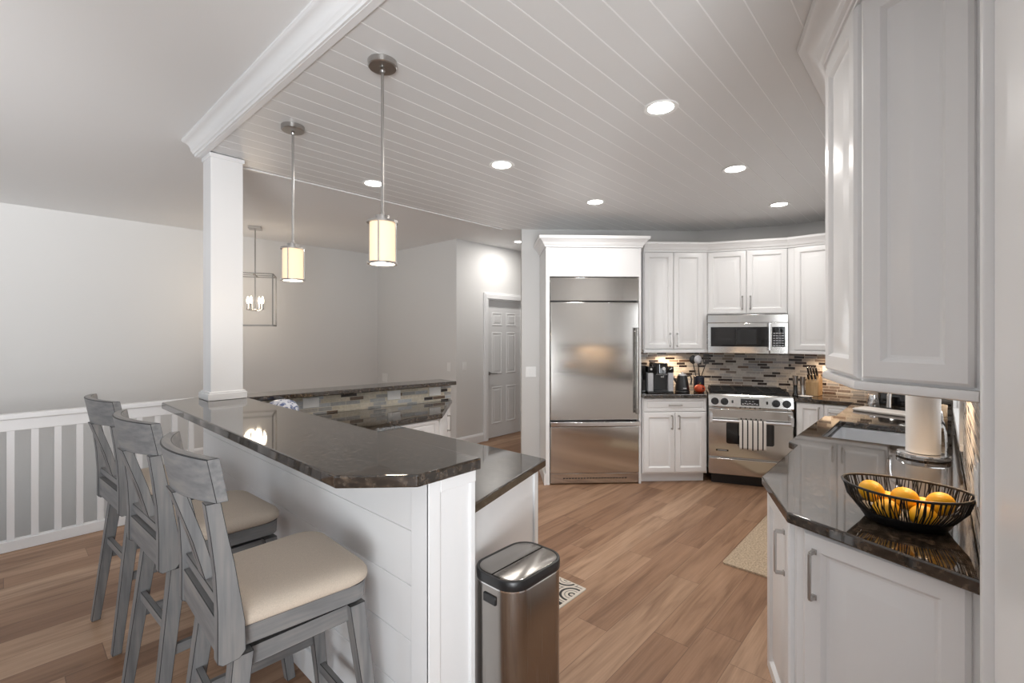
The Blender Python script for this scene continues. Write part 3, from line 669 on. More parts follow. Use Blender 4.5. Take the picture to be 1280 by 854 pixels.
mb.build('oven_handle', M['sinksteel'], od, bevel=0.003)
mb = MB(); mb.box(0.07, 0.185, -0.0085, -0.0055, 0.345, 0.362); mb.build('badge', M['blackgloss'], od, smooth=0)
mb = MB(); mb.box(0.085, 0.17, -0.0095, -0.0084, 0.351, 0.356); mb.build('badge_letters', M['silver'], od, smooth=0)
mb = MB(); mb.box(0, RW, -0.006, 0.045, 0.112, 0.272); mb.build('warming_drawer', M['steel'], rg, bevel=0.006, seg=3)
mb = MB(); mb.box(0.02, RW - 0.02, 0.05, 0.56, 0.917, 0.923); mb.build('cooktop', M['iron'], rg, smooth=0)
for gx0, gx1 in ((0.03, 0.255), (0.265, 0.49), (0.50, 0.725)):
    mb = MB()
    for (a, b) in (((gx0, 0.07), (gx1, 0.07)), ((gx0, 0.30), (gx1, 0.30)), ((gx0, 0.53), (gx1, 0.53)), ((gx0, 0.07), (gx0, 0.53)), ((gx1, 0.07), (gx1, 0.53)), (((gx0 + gx1) / 2, 0.07), ((gx0 + gx1) / 2, 0.53)), ((gx0, 0.185), (gx1, 0.185)), ((gx0, 0.415), (gx1, 0.415))):
        mb.beam((*a, 0.945), (*b, 0.945), 0.010, 0.012)
    for x in (gx0, gx1):
        for yy in (0.07, 0.30, 0.53): mb.box(x - 0.006, x + 0.006, yy - 0.006, yy + 0.006, 0.923, 0.945)
    mb.build('grate', M['iron'], rg, smooth=0, bevel=0.001)
    for yy in (0.185, 0.415):
        mb = MB(); mb.lathe([(0.045, 0.9235), (0.045, 0.930), (0.034, 0.934), (0.033, 0.940), (0.001, 0.941)], 20, ((gx0 + gx1) / 2, yy, 0)); mb.build('burner', M['iron'], rg)
# towel folded over the oven handle
tw = MB(); n = 22; rows = []
path = [(-0.045, 0.52), (-0.0455, 0.58), (-0.0455, 0.655), (-0.050, 0.671), (-0.062, 0.6775), (-0.073, 0.672), (-0.0785, 0.655), (-0.080, 0.58), (-0.079, 0.49), (-0.078, 0.41), (-0.077, 0.392)]
for i in range(n + 1):
    x = -0.118 + 0.236 * i / n
    rows.append([(x, p[0] - 0.003 * math.sin(i * 1.25) * max(0, (0.66 - p[1]) * 3) * (1 if p[0] < -0.06 else 0), p[1] + (0.004 * math.sin(i * 0.4) if p[1] < 0.45 else 0)) for p in path])
tw.loops(rows, False, False, closed=False)
to = tw.build('kitchen_towel', M['towel'], loc=(rx, ry, 0), rz=r67, smooth=60); sm = to.modifiers.new('thick', 'SOLIDIFY'); sm.thickness = 0.003; sm.offset = 0
to.location = Matrix.Rotation(r67, 4, 'Z') @ Vector((0.395, 0, 0)) + Vector((rx, ry, 0))
tag(to, 'black and white striped kitchen towel hanging from the oven handle', 'towel')
# microwave
mw = thing('microwave', 'stainless steel over-range microwave with a black window and keypad', 'microwave', (u2[0], u2[1], 0), r67)
MZ0, MZ1 = 1.318, 1.728
mb = MB(); mb.box(0.004, 0.758, -0.04, 0.318, MZ0, MZ1); mb.build('body', M['steel'], mw, bevel=0.003)
mb = MB(); mb.box(0.004, 0.758, -0.066, -0.042, MZ1 - 0.085, MZ1 - 0.002); mb.build('vent_panel', M['steel'], mw, bevel=0.004)
mb = MB(); mb.box(0.004, 0.588, -0.066, -0.042, MZ0 + 0.004, MZ1 - 0.088); md = mb.build('door', M['steel'], mw, bevel=0.004)
mb = MB(); mb.box(0.035, 0.575, -0.069, -0.0655, MZ0 + 0.075, MZ1 - 0.130); win = mb.build('door_window', M['blackgloss'], md, bevel=0.002)
mb = MB(); mb.box(0.28, 0.47, -0.0696, -0.0685, MZ0 + 0.10, MZ1 - 0.155); mb.build('window_mesh', M['iron'], win, smooth=0)
mb = MB(); mb.tube([(0.583, -0.105, MZ0 + 0.04), (0.583, -0.105, MZ1 - 0.09)], 0.011, 12)
for zz in (MZ0 + 0.055, MZ1 - 0.105): mb.tube([(0.583, -0.105, zz), (0.583, -0.066, zz)], 0.008)
mb.build('handle', M['chrome'], md)
mb = MB(); mb.box(0.592, 0.758, -0.066, -0.042, MZ0 + 0.004, MZ1 - 0.088); cpad = mb.build('control_panel', M['steel'], mw, bevel=0.004)
mb = MB(); mb.box(0.612, 0.730, -0.069, -0.0655, MZ0 + 0.075, MZ1 - 0.130); kp_ = mb.build('keypad', M['blackgloss'], cpad, bevel=0.002)
mb = MB()
for i in range(4):
    for j in range(6): mb.box(0.622 + i * 0.026, 0.641 + i * 0.026, -0.0698, -0.0686, MZ0 + 0.085 + j * 0.025, MZ0 + 0.093 + j * 0.025)
mb.build('key_legend', M['silver'], kp_, smooth=0)

# ------------------------------------------------------------------ right hand counter, sink, cabinets
front = [(1.643, -0.079), (1.833, 0.389), (2.224, 0.567), (2.972, 0.580), (3.035, 0.636), (4.15, 0.636), (4.215, 0.575), (5.145, 0.570), (5.135, 1.022)]
poly = front + [(5.745, 1.268), (5.770, 1.205), (5.770, -0.080), (1.65, -0.0795)]
slab('countertop', poly, CZ, 0.038, 'polished dark granite counter with the sink, running from the fruit bowl round to the range', hole=[(3.33, 0.515), (3.33, 0.115), (3.99, 0.115), (3.99, 0.515)])
sk = thing('sink', 'stainless steel undermount sink set in the granite counter', 'sink', (3.66, 0.315, 0))
mb = MB(); lo = [rounded(-0.335, 0.335, -0.205, 0.205, 0.02, 4, CZ - 0.041), rounded(-0.322, 0.322, -0.192, 0.192, 0.03, 4, CZ - 0.041), rounded(-0.318, 0.318, -0.188, 0.188, 0.04, 4, 0.74), rounded(-0.28, 0.28, -0.15, 0.15, 0.05, 4, 0.715)]
mb.loops(lo, False, True); so = mb.build('basin', M['sinksteel'], sk, smooth=40); so.modifiers.new('t', 'SOLIDIFY').thickness = -0.002
mb = MB(); mb.lathe([(0.045, 0.717), (0.043, 0.720), (0.02, 0.718), (0.001, 0.718)], 20); mb.build('drain', M['chrome'], sk)
fa = thing('faucet', 'chrome gooseneck faucet behind the sink, half hidden by the paper towel roll', 'faucet', (3.70, 0.03, CZ), 0)
mb = MB(); mb.lathe([(0.028, 0.001), (0.028, 0.012), (0.018, 0.02), (0.016, 0.09)], 16); mb.build('base', M['chrome'], fa)
mb = MB(); pts = [(0, 0, 0.08), (0, 0, 0.22)] + [(0, 0.10 - 0.10 * math.cos(R(a)), 0.22 + 0.11 * math.sin(R(a))) for a in range(15, 181, 15)] + [(0, 0.20, 0.16)]
mb.tube(pts, 0.012, 10); mb.build('spout', M['chrome'], fa)
mb = MB(); mb.tube([(0.015, 0, 0.06), (0.06, 0.01, 0.07), (0.10, 0.02, 0.10)], 0.008, 8); mb.build('lever', M['chrome'], fa)
# carcass of the near end unit and its two doors
inner = offset_line([(1.69, -0.10)] + front[1:4], -0.034)
nc = thing('base_cabinet', 'nearest white base cabinet below the fruit bowl, with two raised-panel doors', 'cabinet', (0, 0, 0), 0, 'white base cabinets')
a0, a1, a2, a3 = inner
A0 = (a0[0] - 0.004, -0.084)
mb = MB(); mb.prism([A0, a1, a2, (2.45, a2[1] + 0.004), (2.45, -0.084)], 0.10, CZ - 0.039); mb.build('carcass', M['cab'], nc, smooth=0)
tk = offset_line([A0, a1, a2], -0.07); mb = MB(); mb.prism([(tk[0][0], -0.08), tk[1], tk[2], (2.44, tk[2][1]), (2.44, -0.08)], 0.0, 0.10); mb.build('toe_kick', M['cab'], nc, smooth=0)
def face_door(parent, p, q, z, h_, m0, m1, hs, hz, hl=0.15):
    # facing the cabinet, p is the left end and q the right end of the face
    p, q = Vector(p), Vector(q); t = (q - p).normalized(); ln = (q - p).length
    s_ = p + t * m0
    return door(parent, 0, z, ln - m0 - m1, h_, hs, hz, rings=DOOR_BIG if ln > 0.45 or z > 1 else DOOR, rz=math.atan2(t.y, t.x), at=(s_.x, s_.y), hl=hl)
face_door(nc, a1, A0, 0.115, 0.752, 0.028, 0.020, 0.040, -0.135)
face_door(nc, a2, a1, 0.115, 0.752, 0.020, 0.028, -0.055, -0.135)
base_cab('white sink base cabinet with two doors, below the stainless sink', (4.14, 0.602, 0), R(180), 1.09, 0.66, [(0.545, 'door-r'), (0.545, 'door-l')], open_top=True)
base_cab('white base cabinet with drawers between the near cabinet and the sink base', (3.04, 0.546, 0), R(180), 0.585, 0.62, [(0.585, 'drawers')])
base_cab('white base cabinet with drawers right of the sink base', (5.13, 0.536, 0), R(180), 0.98, 0.61, [(0.98, 'drawers')], gap_l=0.0)
t5 = base_cab('white base cabinet with one door and a drawer stack, right of the range', (5.172, 1.016, 0), r90, 0.44, 0.56, [(0.225, 'door-r'), (0.21, 'drawers')])
t5.location.x = 5.175

# near wall cabinet
kU = [(1.722, -0.093), (1.853, 0.199), (2.250, 0.345), (2.86, 0.345)]
nu = thing('wall_cabinet', 'large near white wall cabinet with an angled end, above the fruit bowl', 'cabinet', (0, 0, 0), 0, 'white wall cabinets')
ui = offset_line(kU, -0.020)
U0 = (ui[0][0] + 0.002, -0.086)
NB, NT = 1.378, 2.60
mb = MB(); mb.prism([U0, ui[1], ui[2], ui[3], (2.86, -0.086)], NB, NT); mb.build('carcass', M['cab'], nu, smooth=0)
face_door(nu, ui[1], U0, NB + 0.008, NT - NB - 0.016, 0.005, 0.014, None, None)
face_door(nu, ui[2], ui[1], NB + 0.008, NT - NB - 0.016, 0.010, 0.005, None, None)
p_, q_ = Vector(ui[3]), Vector(ui[2])
door(nu, 0, NB + 0.008, 0.575, NT - NB - 0.016, None, None, rz=math.pi, at=(2.85, ui[2][1]))
mb = MB(); sweep(mb, [U0, ui[1], ui[2], ui[3], (2.845, -0.07)], [(0.016, 1.348), (0.023, 1.352), (0.025, 1.362), (0.022, NB - 0.0005), (-0.01, NB - 0.0005), (-0.01, 1.348)]); mb.build('light_rail', M['cab'], nu, smooth=30)
mb = MB(); pr = [(-0.02, NT + 0.0005), (0.012, NT + 0.0005), (0.014, NT + 0.008), (0.022, NT + 0.010), (0.024, NT + 0.022), (0.032, NT + 0.026)]
for k in range(7):
    a = R(90 * k / 6); pr.append((0.036 + 0.062 * (1 - math.cos(a)), NT + 0.030 + 0.056 * math.sin(a)))
pr += [(0.106, NT + 0.090), (0.114, C - 0.002), (-0.02, C - 0.002)]
sweep(mb, [U0, ui[1], ui[2], ui[3]], pr); mb.build('crown', M['cab'], nu, smooth=35)

# ------------------------------------------------------------------ peninsula and tiled back counter cabinets
pe = thing('base_cabinet', 'white peninsula cabinet with a plain angled end panel behind the trash can', 'cabinet', (0, 0, 0), 0, 'white base cabinets')
e0, e1 = (1.132, 1.278), (1.775, 1.462)
mb = MB(); mb.prism([e0, e1, (1.765, 2.60), (1.132, 2.60)], 0.0, CZ - 0.039); mb.build('carcass', M['cab'], pe, smooth=0)
mb = MB(); mb.prism([(1.742, 1.4415), (1.780, 1.4525), (1.780, 1.56), (1.7765, 1.56), (1.7765, 1.463), (1.742, 1.4525)], 0.10, CZ - 0.040); mb.build('corner_stile', M['cab'], pe, smooth=0, bevel=0.001)
for k in range(2):
    d_ = door(pe, 0, 0.115, 0.50, 0.612, 0.035 if k == 0 else -0.035, -0.1, rz=R(90), at=(1.768, 1.575 + k * 0.507)); dd = door(pe, 0, 0.735, 0.50, 0.132, 0.25, 0.066, rz=R(90), at=(1.768, 1.575 + k * 0.507), name='drawer', rings=DRAW, hl=0.12, vert=False)
bk = thing('base_cabinet', 'white corner base cabinet under the tile ledge, with an angled end door', 'cabinet', (0, 0, 0), 0, 'white base cabinets')
mb = MB(); mb.prism([(1.135, 2.866), (2.290, 2.866), (2.792, 3.352), (1.135, 3.565)], 0.10, CZ - 0.039); mb.build('carcass', M['cab'], bk, smooth=0)
mb = MB(); mb.prism([(1.14, 2.93), (2.26, 2.93), (2.70, 3.352), (1.14, 3.55)], 0.0, 0.10); mb.build('toe_kick', M['cab'], bk, smooth=0)
for k in range(1):
    x = 1.84; d_ = door(bk, x, 0.115, 0.43, 0.612, 0.05, -0.1, y=2.866); dd = drawer(bk, x, 0.735, 0.43, 0.135, 2.866)
d_ = door(bk, 0, 0.115, 0.62, 0.752, 0.45, -0.12, rz=math.atan2(0.486, 0.502), at=(2.302, 2.878))

# ------------------------------------------------------------------ stair railing
rl = thing('stair_railing', 'white stair railing with square balusters behind the bar stools', 'railing', (0, 4.83, 0))
mb = MB(); mb.box(-2.6, 1.33, -0.035, 0.035, 0.925, 0.965); mb.build('handrail', M['trim'], rl, bevel=0.008, seg=3)
mb = MB(); mb.box(-2.6, 1.33, -0.020, 0.020, 0.845, 0.924); mb.build('top_rail', M['trim'], rl, bevel=0.002)
mb = MB(); mb.box(-2.6, 1.33, -0.030, 0.030, 0.001, 0.075); mb.build('bottom_rail', M['trim'], rl, bevel=0.003)
x = -2.52
xs = [0.053 + 0.1195 * k for k in range(-14, 11)]
for x in xs:
    mb = MB(); mb.box(-0.019, 0.019, -0.016, 0.016, 0.0755, 0.8445); mb.build('baluster', M['trim'], rl, loc=(x, 0, 0), smooth=0)
mb = MB(); mb.box(1.33, 1.42, -0.045, 0.045, 0, 1.00); mb.prism([(1.32, -0.055), (1.43, -0.055), (1.43, 0.055), (1.32, 0.055)], 1.00, 1.03); mb.build('newel_post', M['trim'], rl, bevel=0.003)

# ------------------------------------------------------------------ bar stools
def make_stool():
    t = thing('bar_stool', '', 'stool', (0, 0, 0), 0, 'bar stools along the raised bar')
    def outline(inset, z, rf=0.075, rb=0.02):
        pts = []
        hw_f, hw_b, xf, xb = 0.225 - inset, 0.205 - inset, 0.215 - inset, -0.205 + inset
        for cx, cy, a0, r in ((xf - rf, -hw_f + rf, -90, rf), (xf - rf, hw_f - rf, 0, rf), (xb + rb, hw_b - rb, 90, rb), (xb + rb, -hw_b + rb, 180, rb)):
            for k in range(7):
                a = R(a0 + 15 * k); pts.append((cx + r * math.cos(a), cy + r * math.sin(a), z))
        return pts
    mb = MB(); mb.loops([outline(0.006, 0.718), outline(-0.004, 0.726), outline(-0.004, 0.742), outline(0.004, 0.756), outline(0.022, 0.767, 0.07), outline(0.055, 0.774, 0.055), outline(0.10, 0.777, 0.04), outline(0.16, 0.778, 0.02, 0.015)])
    mb.build('cushion', M['linen'], t, smooth=80)
    mb = MB(); mb.loops([outline(0.010, 0.662, 0.05), outline(0.008, 0.7175, 0.05)]); mb.build('seat_frame', [M['stoolx'], M['glaze']], t, bevel=0.0018)
    mb = MB(); mb.lathe([(0.10, 0.640), (0.10, 0.6615)], 20); mb.build('swivel_plate', M['glaze'], t)
    mb = MB(); mb.box(-0.165, 0.165, -0.175, 0.175, 0.585, 0.640); mb.build('apron', [M['stoolx'], M['glaze']], t, bevel=0.002)
    # legs: splayed, tapered square
    for sx in (-1, 1):
        for sy in (-1, 1):
            mb = MB(); mb.bar((sx * 0.245, sy * 0.215, 0.0), (sx * 0.168, sy * 0.178, 0.645), 0.036, 0.036, 0.052, 0.052)
            mb.build('leg', [M['stoolz'], M['glaze']], t, bevel=0.002)
    def leg_at(sx, sy, z): k = z / 0.645; return (sx * (0.245 - 0.077 * k), sy * (0.215 - 0.037 * k), z)
    for a, b, z in (((-1, -1), (1, -1), 0.34), ((-1, 1), (1, 1), 0.34), ((1, -1), (1, 1), 0.22), ((-1, -1), (-1, 1), 0.42)):
        mb = MB(); mb.beam(leg_at(*a, z), leg_at(*b, z), 0.020, 0.036); mb.build('stretcher', M['stoolx'] if a[1] == b[1] else [M['stooly'], M['glaze']], t, bevel=0.0018)
    # back posts with the wide hip at seat level
    hip = [(-0.238, 0.662), (-0.226, 0.652), (-0.186, 0.655), (-0.170, 0.672), (-0.172, 0.75), (-0.184, 0.83), (-0.198, 0.92), (-0.216, 1.01), (-0.230, 1.088), (-0.266, 1.088), (-0.254, 1.0), (-0.243, 0.90), (-0.238, 0.80)]
    for sy in (-1, 1):
        mb = MB(); mb.prism_y(hip, -0.018, 0.018); mb.build('back_post', [M['stoolz'], M['glaze']], t, loc=(0, sy * 0.213, 0), bevel=0.0018)
    def arc(y, d=0.055): return -d * (1 - (y / 0.24) ** 2)
    def crest_loop(y, z0=1.084, z1=1.210):
        k = abs(y) / 0.24; x = -0.238 + arc(y); zt = z1 - 0.004 * k ** 2; zb = z0 + 0.004 * k
        return [(x - 0.004, y, zb), (x - 0.026, y, zt - 0.002), (x - 0.024, y, zt), (x + 0.002, y, zt), (x + 0.004, y, zt - 0.002), (x + 0.024, y, zb)]
    mb = MB(); mb.loops([crest_loop(-0.240 + 0.48 * k / 16) for k in range(17)]); mb.build('crest_rail', [M['stooly'], M['glaze']], t, smooth=50, bevel=0.002)
    sp = [(-0.192, 0.80), (-0.222, 0.80), (-0.255, 0.93), (-0.305, 1.086), (-0.274, 1.086), (-0.225, 0.93)]
    mb = MB(); mb.prism_y(sp, -0.042, 0.042); sl = mb.build('splat', [M['stoolz'], M['glaze']], t, bevel=0.0018)
    mb = MB(); mb.prism_y([(x - 0.001, z) for x, z in ((-0.222, 0.81), (-0.2228, 0.81), (-0.2558, 0.93), (-0.2965, 1.08), (-0.296, 1.08), (-0.255, 0.93))], -0.0015, 0.0015); mb.build('splat_groove', M['glaze'], sl, smooth=0)
    mb = MB(); mb.box(-0.226, -0.194, -0.196, 0.196, 0.782, 0.812); mb.build('back_rail', [M['stooly'], M['glaze']], t, bevel=0.002)
    mb = MB(); mb.box(-0.232, -0.208, -0.196, 0.196, 0.668, 0.762); mb.build('seat_back_rail', [M['stooly'], M['glaze']], t, bevel=0.002)
    return t
st = make_stool()
STOOLS = [((0.630, 1.615), -2, 'grey-washed bar stool with beige seat, nearest of the three along the bar'),
          ((0.615, 2.335), 3, 'grey-washed bar stool with beige seat, middle one of the three along the bar'),
          ((0.605, 3.135), 4, 'grey-washed bar stool with beige seat, farthest of the three, beside the white railing')]
for i, (p, a, lb) in enumerate(STOOLS):
    o = st if i == 0 else copy_tree(st)
    o.location = (*p, 0); o.rotation_euler = (0, 0, R(a)); o['label'] = lb

# ------------------------------------------------------------------ trash can
tc_ = thing('trash_can', 'stainless steel trash can with a black-rimmed split lid, at the end of the bar', 'trash can', (1.292, 1.145, 0), 0)
HX, HY = 0.150, 0.110
def rr(i, z, r=0.075): return rounded(-HX + i, HX - i, -HY + i, HY - i, r - i, 8, z)
mb = MB(); mb.loops([rr(0.004, 0.02), rr(0.0, 0.03), rr(0.0, 0.655)]); mb.build('body', M['steelv'], tc_, smooth=40)
mb = MB(); mb.loops([rr(0.006, 0.0), rr(0.003, 0.0195)]); mb.build('base', M['black'], tc_, smooth=40)
mb = MB(); mb.loops([rr(-0.002, 0.656), rr(-0.002, 0.661)]); mb.build('trim_band', M['chrome'], tc_, smooth=40)
mb = MB(); mb.loops([rr(-0.001, 0.6615), rr(-0.003, 0.668), rr(-0.003, 0.690), rr(-0.001, 0.694), rr(0.007, 0.694), rr(0.009, 0.684)]); mb.build('rim', M['black'], tc_, smooth=40)
for s_ in (-1, 1):
    y0, y1 = (-HY + 0.015, -0.004) if s_ < 0 else (0.004, HY - 0.015)
    def half(i, z):
        full = rounded(-HX + 0.010 + i, HX - 0.010 - i, -HY + 0.010 + i, HY - 0.010 - i, 0.064 - i, 8, z)
        return [(x, min(y, -0.003) if s_ < 0 else max(y, 0.003), zz) for x, y, zz in full]
    mb = MB(); mb.loops([half(0, 0.684), half(0.0, 0.6935), half(0.003, 0.695)]); mb.build('lid_flap', M['steelv'], tc_, smooth=30)
mb = MB(); mb.box(-HX - 0.006, -HX + 0.002, -0.03, 0.03, 0.60, 0.63); mb.build('lid_button', M['black'], tc_, bevel=0.003)

# ------------------------------------------------------------------ rugs
mb = MB(); mb.loops([rounded(-0.23, 0.23, -0.38, 0.38, 0.008, 3, z) for z in (0.001, 0.008)]); tag(mb.build('floor_mat', M['mat'], loc=(2.132, 1.935, 0), smooth=0), 'black, grey and cream patterned floor mat beside the trash can', 'mat')
mb = MB(); mb.loops([rounded(0, 1.35, 0, 0.45, 0.02, 3, z) for z in (0.001, 0.012)]); tag(mb.build('rug', M['rug'], loc=(3.235, 0.615, 0), smooth=0), 'beige woven rug on the floor in front of the sink', 'rug')

# ------------------------------------------------------------------ lights
def pendant(loc, label):
    t = thing('pendant_lamp', label, 'lamp', (*loc, C), 0, 'pendant lamps over the bar')
    mb = MB(); mb.lathe([(0.062, -0.001), (0.062, -0.024), (0.058, -0.028), (0.001, -0.028)], 28); mb.build('canopy', M['nickel'], t)
    mb = MB(); mb.tube([(0, 0, -0.02), (0, 0, -0.672)], 0.0065, 10); mb.lathe([(0.009, -0.03), (0.012, -0.04), (0.009, -0.05)], 12); mb.build('rod', M['nickel'], t)
    mb = MB(); mb.lathe([(0.001, -0.655), (0.010, -0.657), (0.012, -0.668), (0.030, -0.670), (0.030, -0.692), (0.001, -0.693)], 20); mb.build('socket_cap', M['nickel'], t)
    mb = MB(); mb.lathe([(0.0545, -0.700), (0.0545, -0.872)], 32, cap=False); mb.build('shade', M['shade'], t)
    for z0, z1, r in ((-0.702, -0.693, 0.066), (-0.880, -0.872, 0.064)):
        mb = MB(); mb.lathe([(0.052, z0), (r, z0), (r, z1), (0.052, z1), (0.052, z0)], 32, cap=False); mb.build('shade_ring', M['nickel'], t)
    mb = MB(); mb.lathe([(0.052, -0.6965), (0.001, -0.6955)], 32, cap=False); mb.build('shade_top', M['nickel'], t)
    mb = MB(); mb.lathe([(0.001, -0.877), (0.0515, -0.877)], 32, cap=False); mb.build('diffuser', M['diff'], t)
    for a in range(3):
        an = R(a * 120 + 222); x, y_ = 0.059 * math.cos(an), 0.059 * math.sin(an)
        mb = MB(); mb.tube([(x, y_, -0.700), (x, y_, -0.874)], 0.0032, 6); mb.build('shade_bar', M['nickel'], t)
    l = bpy.data.lights.new('pendant_glow', 'POINT'); l.energy = 2.5; l.color = (1, 0.80, 0.58); l.shadow_soft_size = 0.05
    lo_ = bpy.data.objects.new('pendant_glow', l); col.objects.link(lo_); lo_.location = (0, 0, -0.93); lo_.parent = t
    return t
pendant((1.121, 1.785), 'brushed nickel pendant lamp with lit cylinder shade, nearer of two over the bar')
pendant((1.126, 2.717), 'brushed nickel pendant lamp with lit cylinder shade, farther of two, beside the pillar')
ch = thing('chandelier', 'square open-frame metal lantern chandelier with candle bulbs behind the pillar', 'chandelier', (2.055, 6.02, L), R(-25.9))
mb = MB(); mb.box(-0.07, 0.07, -0.07, 0.07, -0.03, -0.001); mb.build('canopy', M['nickel'], ch, bevel=0.003)
mb = MB(); mb.tube([(0, 0, -0.03), (0, 0, -0.985)], 0.007, 8); mb.build('rod', M['nickel'], ch)
mb = MB(); s_ = 0.205; z0, z1 = -1.175, -0.575
for zz in (z0, z1):
    for a, b in (((-s_, -s_), (s_, -s_)), ((s_, -s_), (s_, s_)), ((s_, s_), (-s_, s_)), ((-s_, s_), (-s_, -s_))): mb.beam((*a, zz), (*b, zz), 0.013, 0.013)
for a in ((-s_, -s_), (s_, -s_), (s_, s_), (-s_, s_)): mb.box(a[0] - 0.0065, a[0] + 0.0065, a[1] - 0.0065, a[1] + 0.0065, z0, z1)
mb.beam((-s_, 0, z1), (s_, 0, z1), 0.010, 0.010); mb.beam((0, -s_, z1), (0, s_, z1), 0.010, 0.010); mb.build('lantern_frame', M['antique'], ch, smooth=0)
mb = MB(); mb.lathe([(0.001, -1.005), (0.018, -1.0), (0.020, -0.985), (0.001, -0.975)], 14)
for k in range(4):
    a = R(68.3 + 90 * k); mb.tube([(0, 0, -0.99), (0.04 * math.cos(a), 0.04 * math.sin(a), -1.0), (0.085 * math.cos(a), 0.085 * math.sin(a), -0.985)], 0.004, 6)
mb.build('arms', M['nickel'], ch)
for k in range(4):
    a = R(68.3 + 90 * k); px, py = 0.088 * math.cos(a), 0.088 * math.sin(a)
    mb = MB(); mb.lathe([(0.016, -0.985), (0.018, -0.978), (0.011, -0.974), (0.011, -0.915), (0.001, -0.914)], 12, (px, py, 0)); cn = mb.build('candle', M['nickel'], ch)
    mb = MB(); mb.lathe([(0.008, -0.914), (0.014, -0.895), (0.016, -0.875), (0.010, -0.845), (0.001, -0.825)], 12, (px, py, 0)); mb.build('bulb', M['bulb'], cn)
l = bpy.data.lights.new('chandelier_glow', 'POINT'); l.energy = 9; l.color = (1, 0.82, 0.62); l.shadow_soft_size = 0.12
lo_ = bpy.data.objects.new('chandelier_glow', l); col.objects.link(lo_); lo_.location = (0, 0, -0.88); lo_.parent = ch
def can(x, y, z, label, power=7):
    t = thing('recessed_light', label, 'light', (x, y, z), 0, 'recessed ceiling lights')
    mb = MB(); mb.lathe([(0.066, -0.002), (0.086, -0.006), (0.090, -0.0005), (0.066, -0.0005), (0.066, -0.002)], 32, cap=False); mb.build('trim_ring', M['white'], t)
    mb = MB(); mb.lathe([(0.066, -0.0025), (0.03, -0.004), (0.001, -0.0045)], 32, cap=False); mb.build('lens', M['led'], t)
    l = bpy.data.lights.new('can_glow', 'AREA'); l.shape = 'DISK'; l.size = 0.13; l.energy = power; l.color = (1, 0.96, 0.91)
    o = bpy.data.objects.new('can_glow', l); col.objects.link(o); o.location = (0, 0, -0.012); o.parent = t
for x, y, lb in ((2.33, 1.075, 'round recessed ceiling light, largest and highest in view'),
                 (2.37, 2.262, 'round recessed ceiling light in the middle of the plank ceiling, between pendants and fridge'),
                 (1.984, 3.285, 'round recessed ceiling light beside the near pendant rod'),
                 (3.604, 2.280, 'round recessed ceiling light in front of the refrigerator surround'),
                 (3.557, 1.081, 'round recessed ceiling light in front of the range, second from the right cabinet'),
                 (4.806, 1.081, 'round recessed ceiling light above the microwave, smallest on the right')):
    can(x, y, C, lb)
can(4.85, 4.29, L, 'small recessed ceiling light in the hall near the door', 11)
# warm under-cabinet lights
def under(x, y, z, rz, ln, power, label):
    t = thing('under_cabinet_light', label, 'light', (x, y, z), rz, 'under-cabinet lights')
    mb = MB(); mb.box(-ln / 2, ln / 2, -0.02, 0.02, -0.012, -0.001); mb.build('housing', M['white'], t, smooth=0)
    l = bpy.data.lights.new('strip_glow', 'AREA'); l.shape = 'RECTANGLE'; l.size = ln * 0.9; l.size_y = 0.03; l.spread = R(140); l.energy = power; l.color = (1, 0.70, 0.44)
    o = bpy.data.objects.new('strip_glow', l); col.objects.link(o); o.location = (0, 0, -0.014); o.parent = t
under(5.05, 2.20, UB, r45, 0.22, 5.0, 'small strip light under the wall cabinet above the coffee maker')
under(2.35, 0.02, NB, 0, 0.6, 4.5, 'long strip light under the near wall cabinet')
under(5.62, 0.75, UB, r90, 0.4, 3.0, 'strip light under the wall cabinet above the knife block')

# ------------------------------------------------------------------ switches and outlets
def plate(name, p, rz, z, w_, h_, label, gangs=1, kind='switch', group=None):
    t = thing(name, label, 'switch' if kind == 'switch' else 'outlet', (*p, z), rz, group)
    mb = MB(); mb.box(-w_ / 2, w_ / 2, -0.006, -0.0005, -h_ / 2, h_ / 2); mb.build('cover_plate', M['white'], t, bevel=0.002)
    for g_ in range(gangs):
        x = (g_ - (gangs - 1) / 2) * 0.046
        mb = MB()
        if kind == 'switch': mb.box(x - 0.016, x + 0.016, -0.009, -0.0055, -0.033, 0.033)
        else:
            for zz in (-0.02, 0.02): mb.box(x - 0.016, x + 0.016, -0.008, -0.0055, zz - 0.014, zz + 0.014)
        mb.build('rocker' if kind == 'switch' else 'socket_face', M['white'], t, bevel=0.001)
    return t
plate('light_switch', (4.27, 4.779), 0, 1.085, 0.075, 0.118, 'white light switch on the hall wall left of the door')
plate('light_switch', (4.06, 3.420), r45, 1.095, 0.118, 0.118, 'double white light switch on the wall left of the refrigerator', 2)
plate('wall_outlet', (4.129, 6.50), R(-90), 0.83, 0.15, 0.13, 'white plate low on the far wall, just above the granite ledge', 1, 'outlet')
plate('light_switch', (4.129, 4.93), R(-90), 1.075, 0.075, 0.118, 'white light switch on the narrow return wall, above the ledge end')
for tt, lb in ((0.272, 'white outlet plate on the tile strip, leftmost of three'), (0.667, 'white outlet plate on the tile strip, middle of three'), (0.90, 'white outlet plate on the tile strip, rightmost of three, by the ledge end')):
    p = on_ledge(tt); a = math.atan2(-0.222, 1.705)
    plate('wall_outlet', (p[0] + 0.0101 * math.sin(a), p[1] - 0.0101 * math.cos(a)), a, 1.005, 0.12, 0.075, lb, 1, 'outlet', 'outlets on the tile strip')
plate('wall_outlet', (5.768, 0.86), r90, 1.135, 0.075, 0.118, 'white outlet on the mosaic backsplash beside the knife block', 1, 'outlet')
plate('light_switch', (1.80, -0.0795), R(180), 1.13, 0.12, 0.118, 'white switch plate on the mosaic tile beside the near fruit bowl', 2)

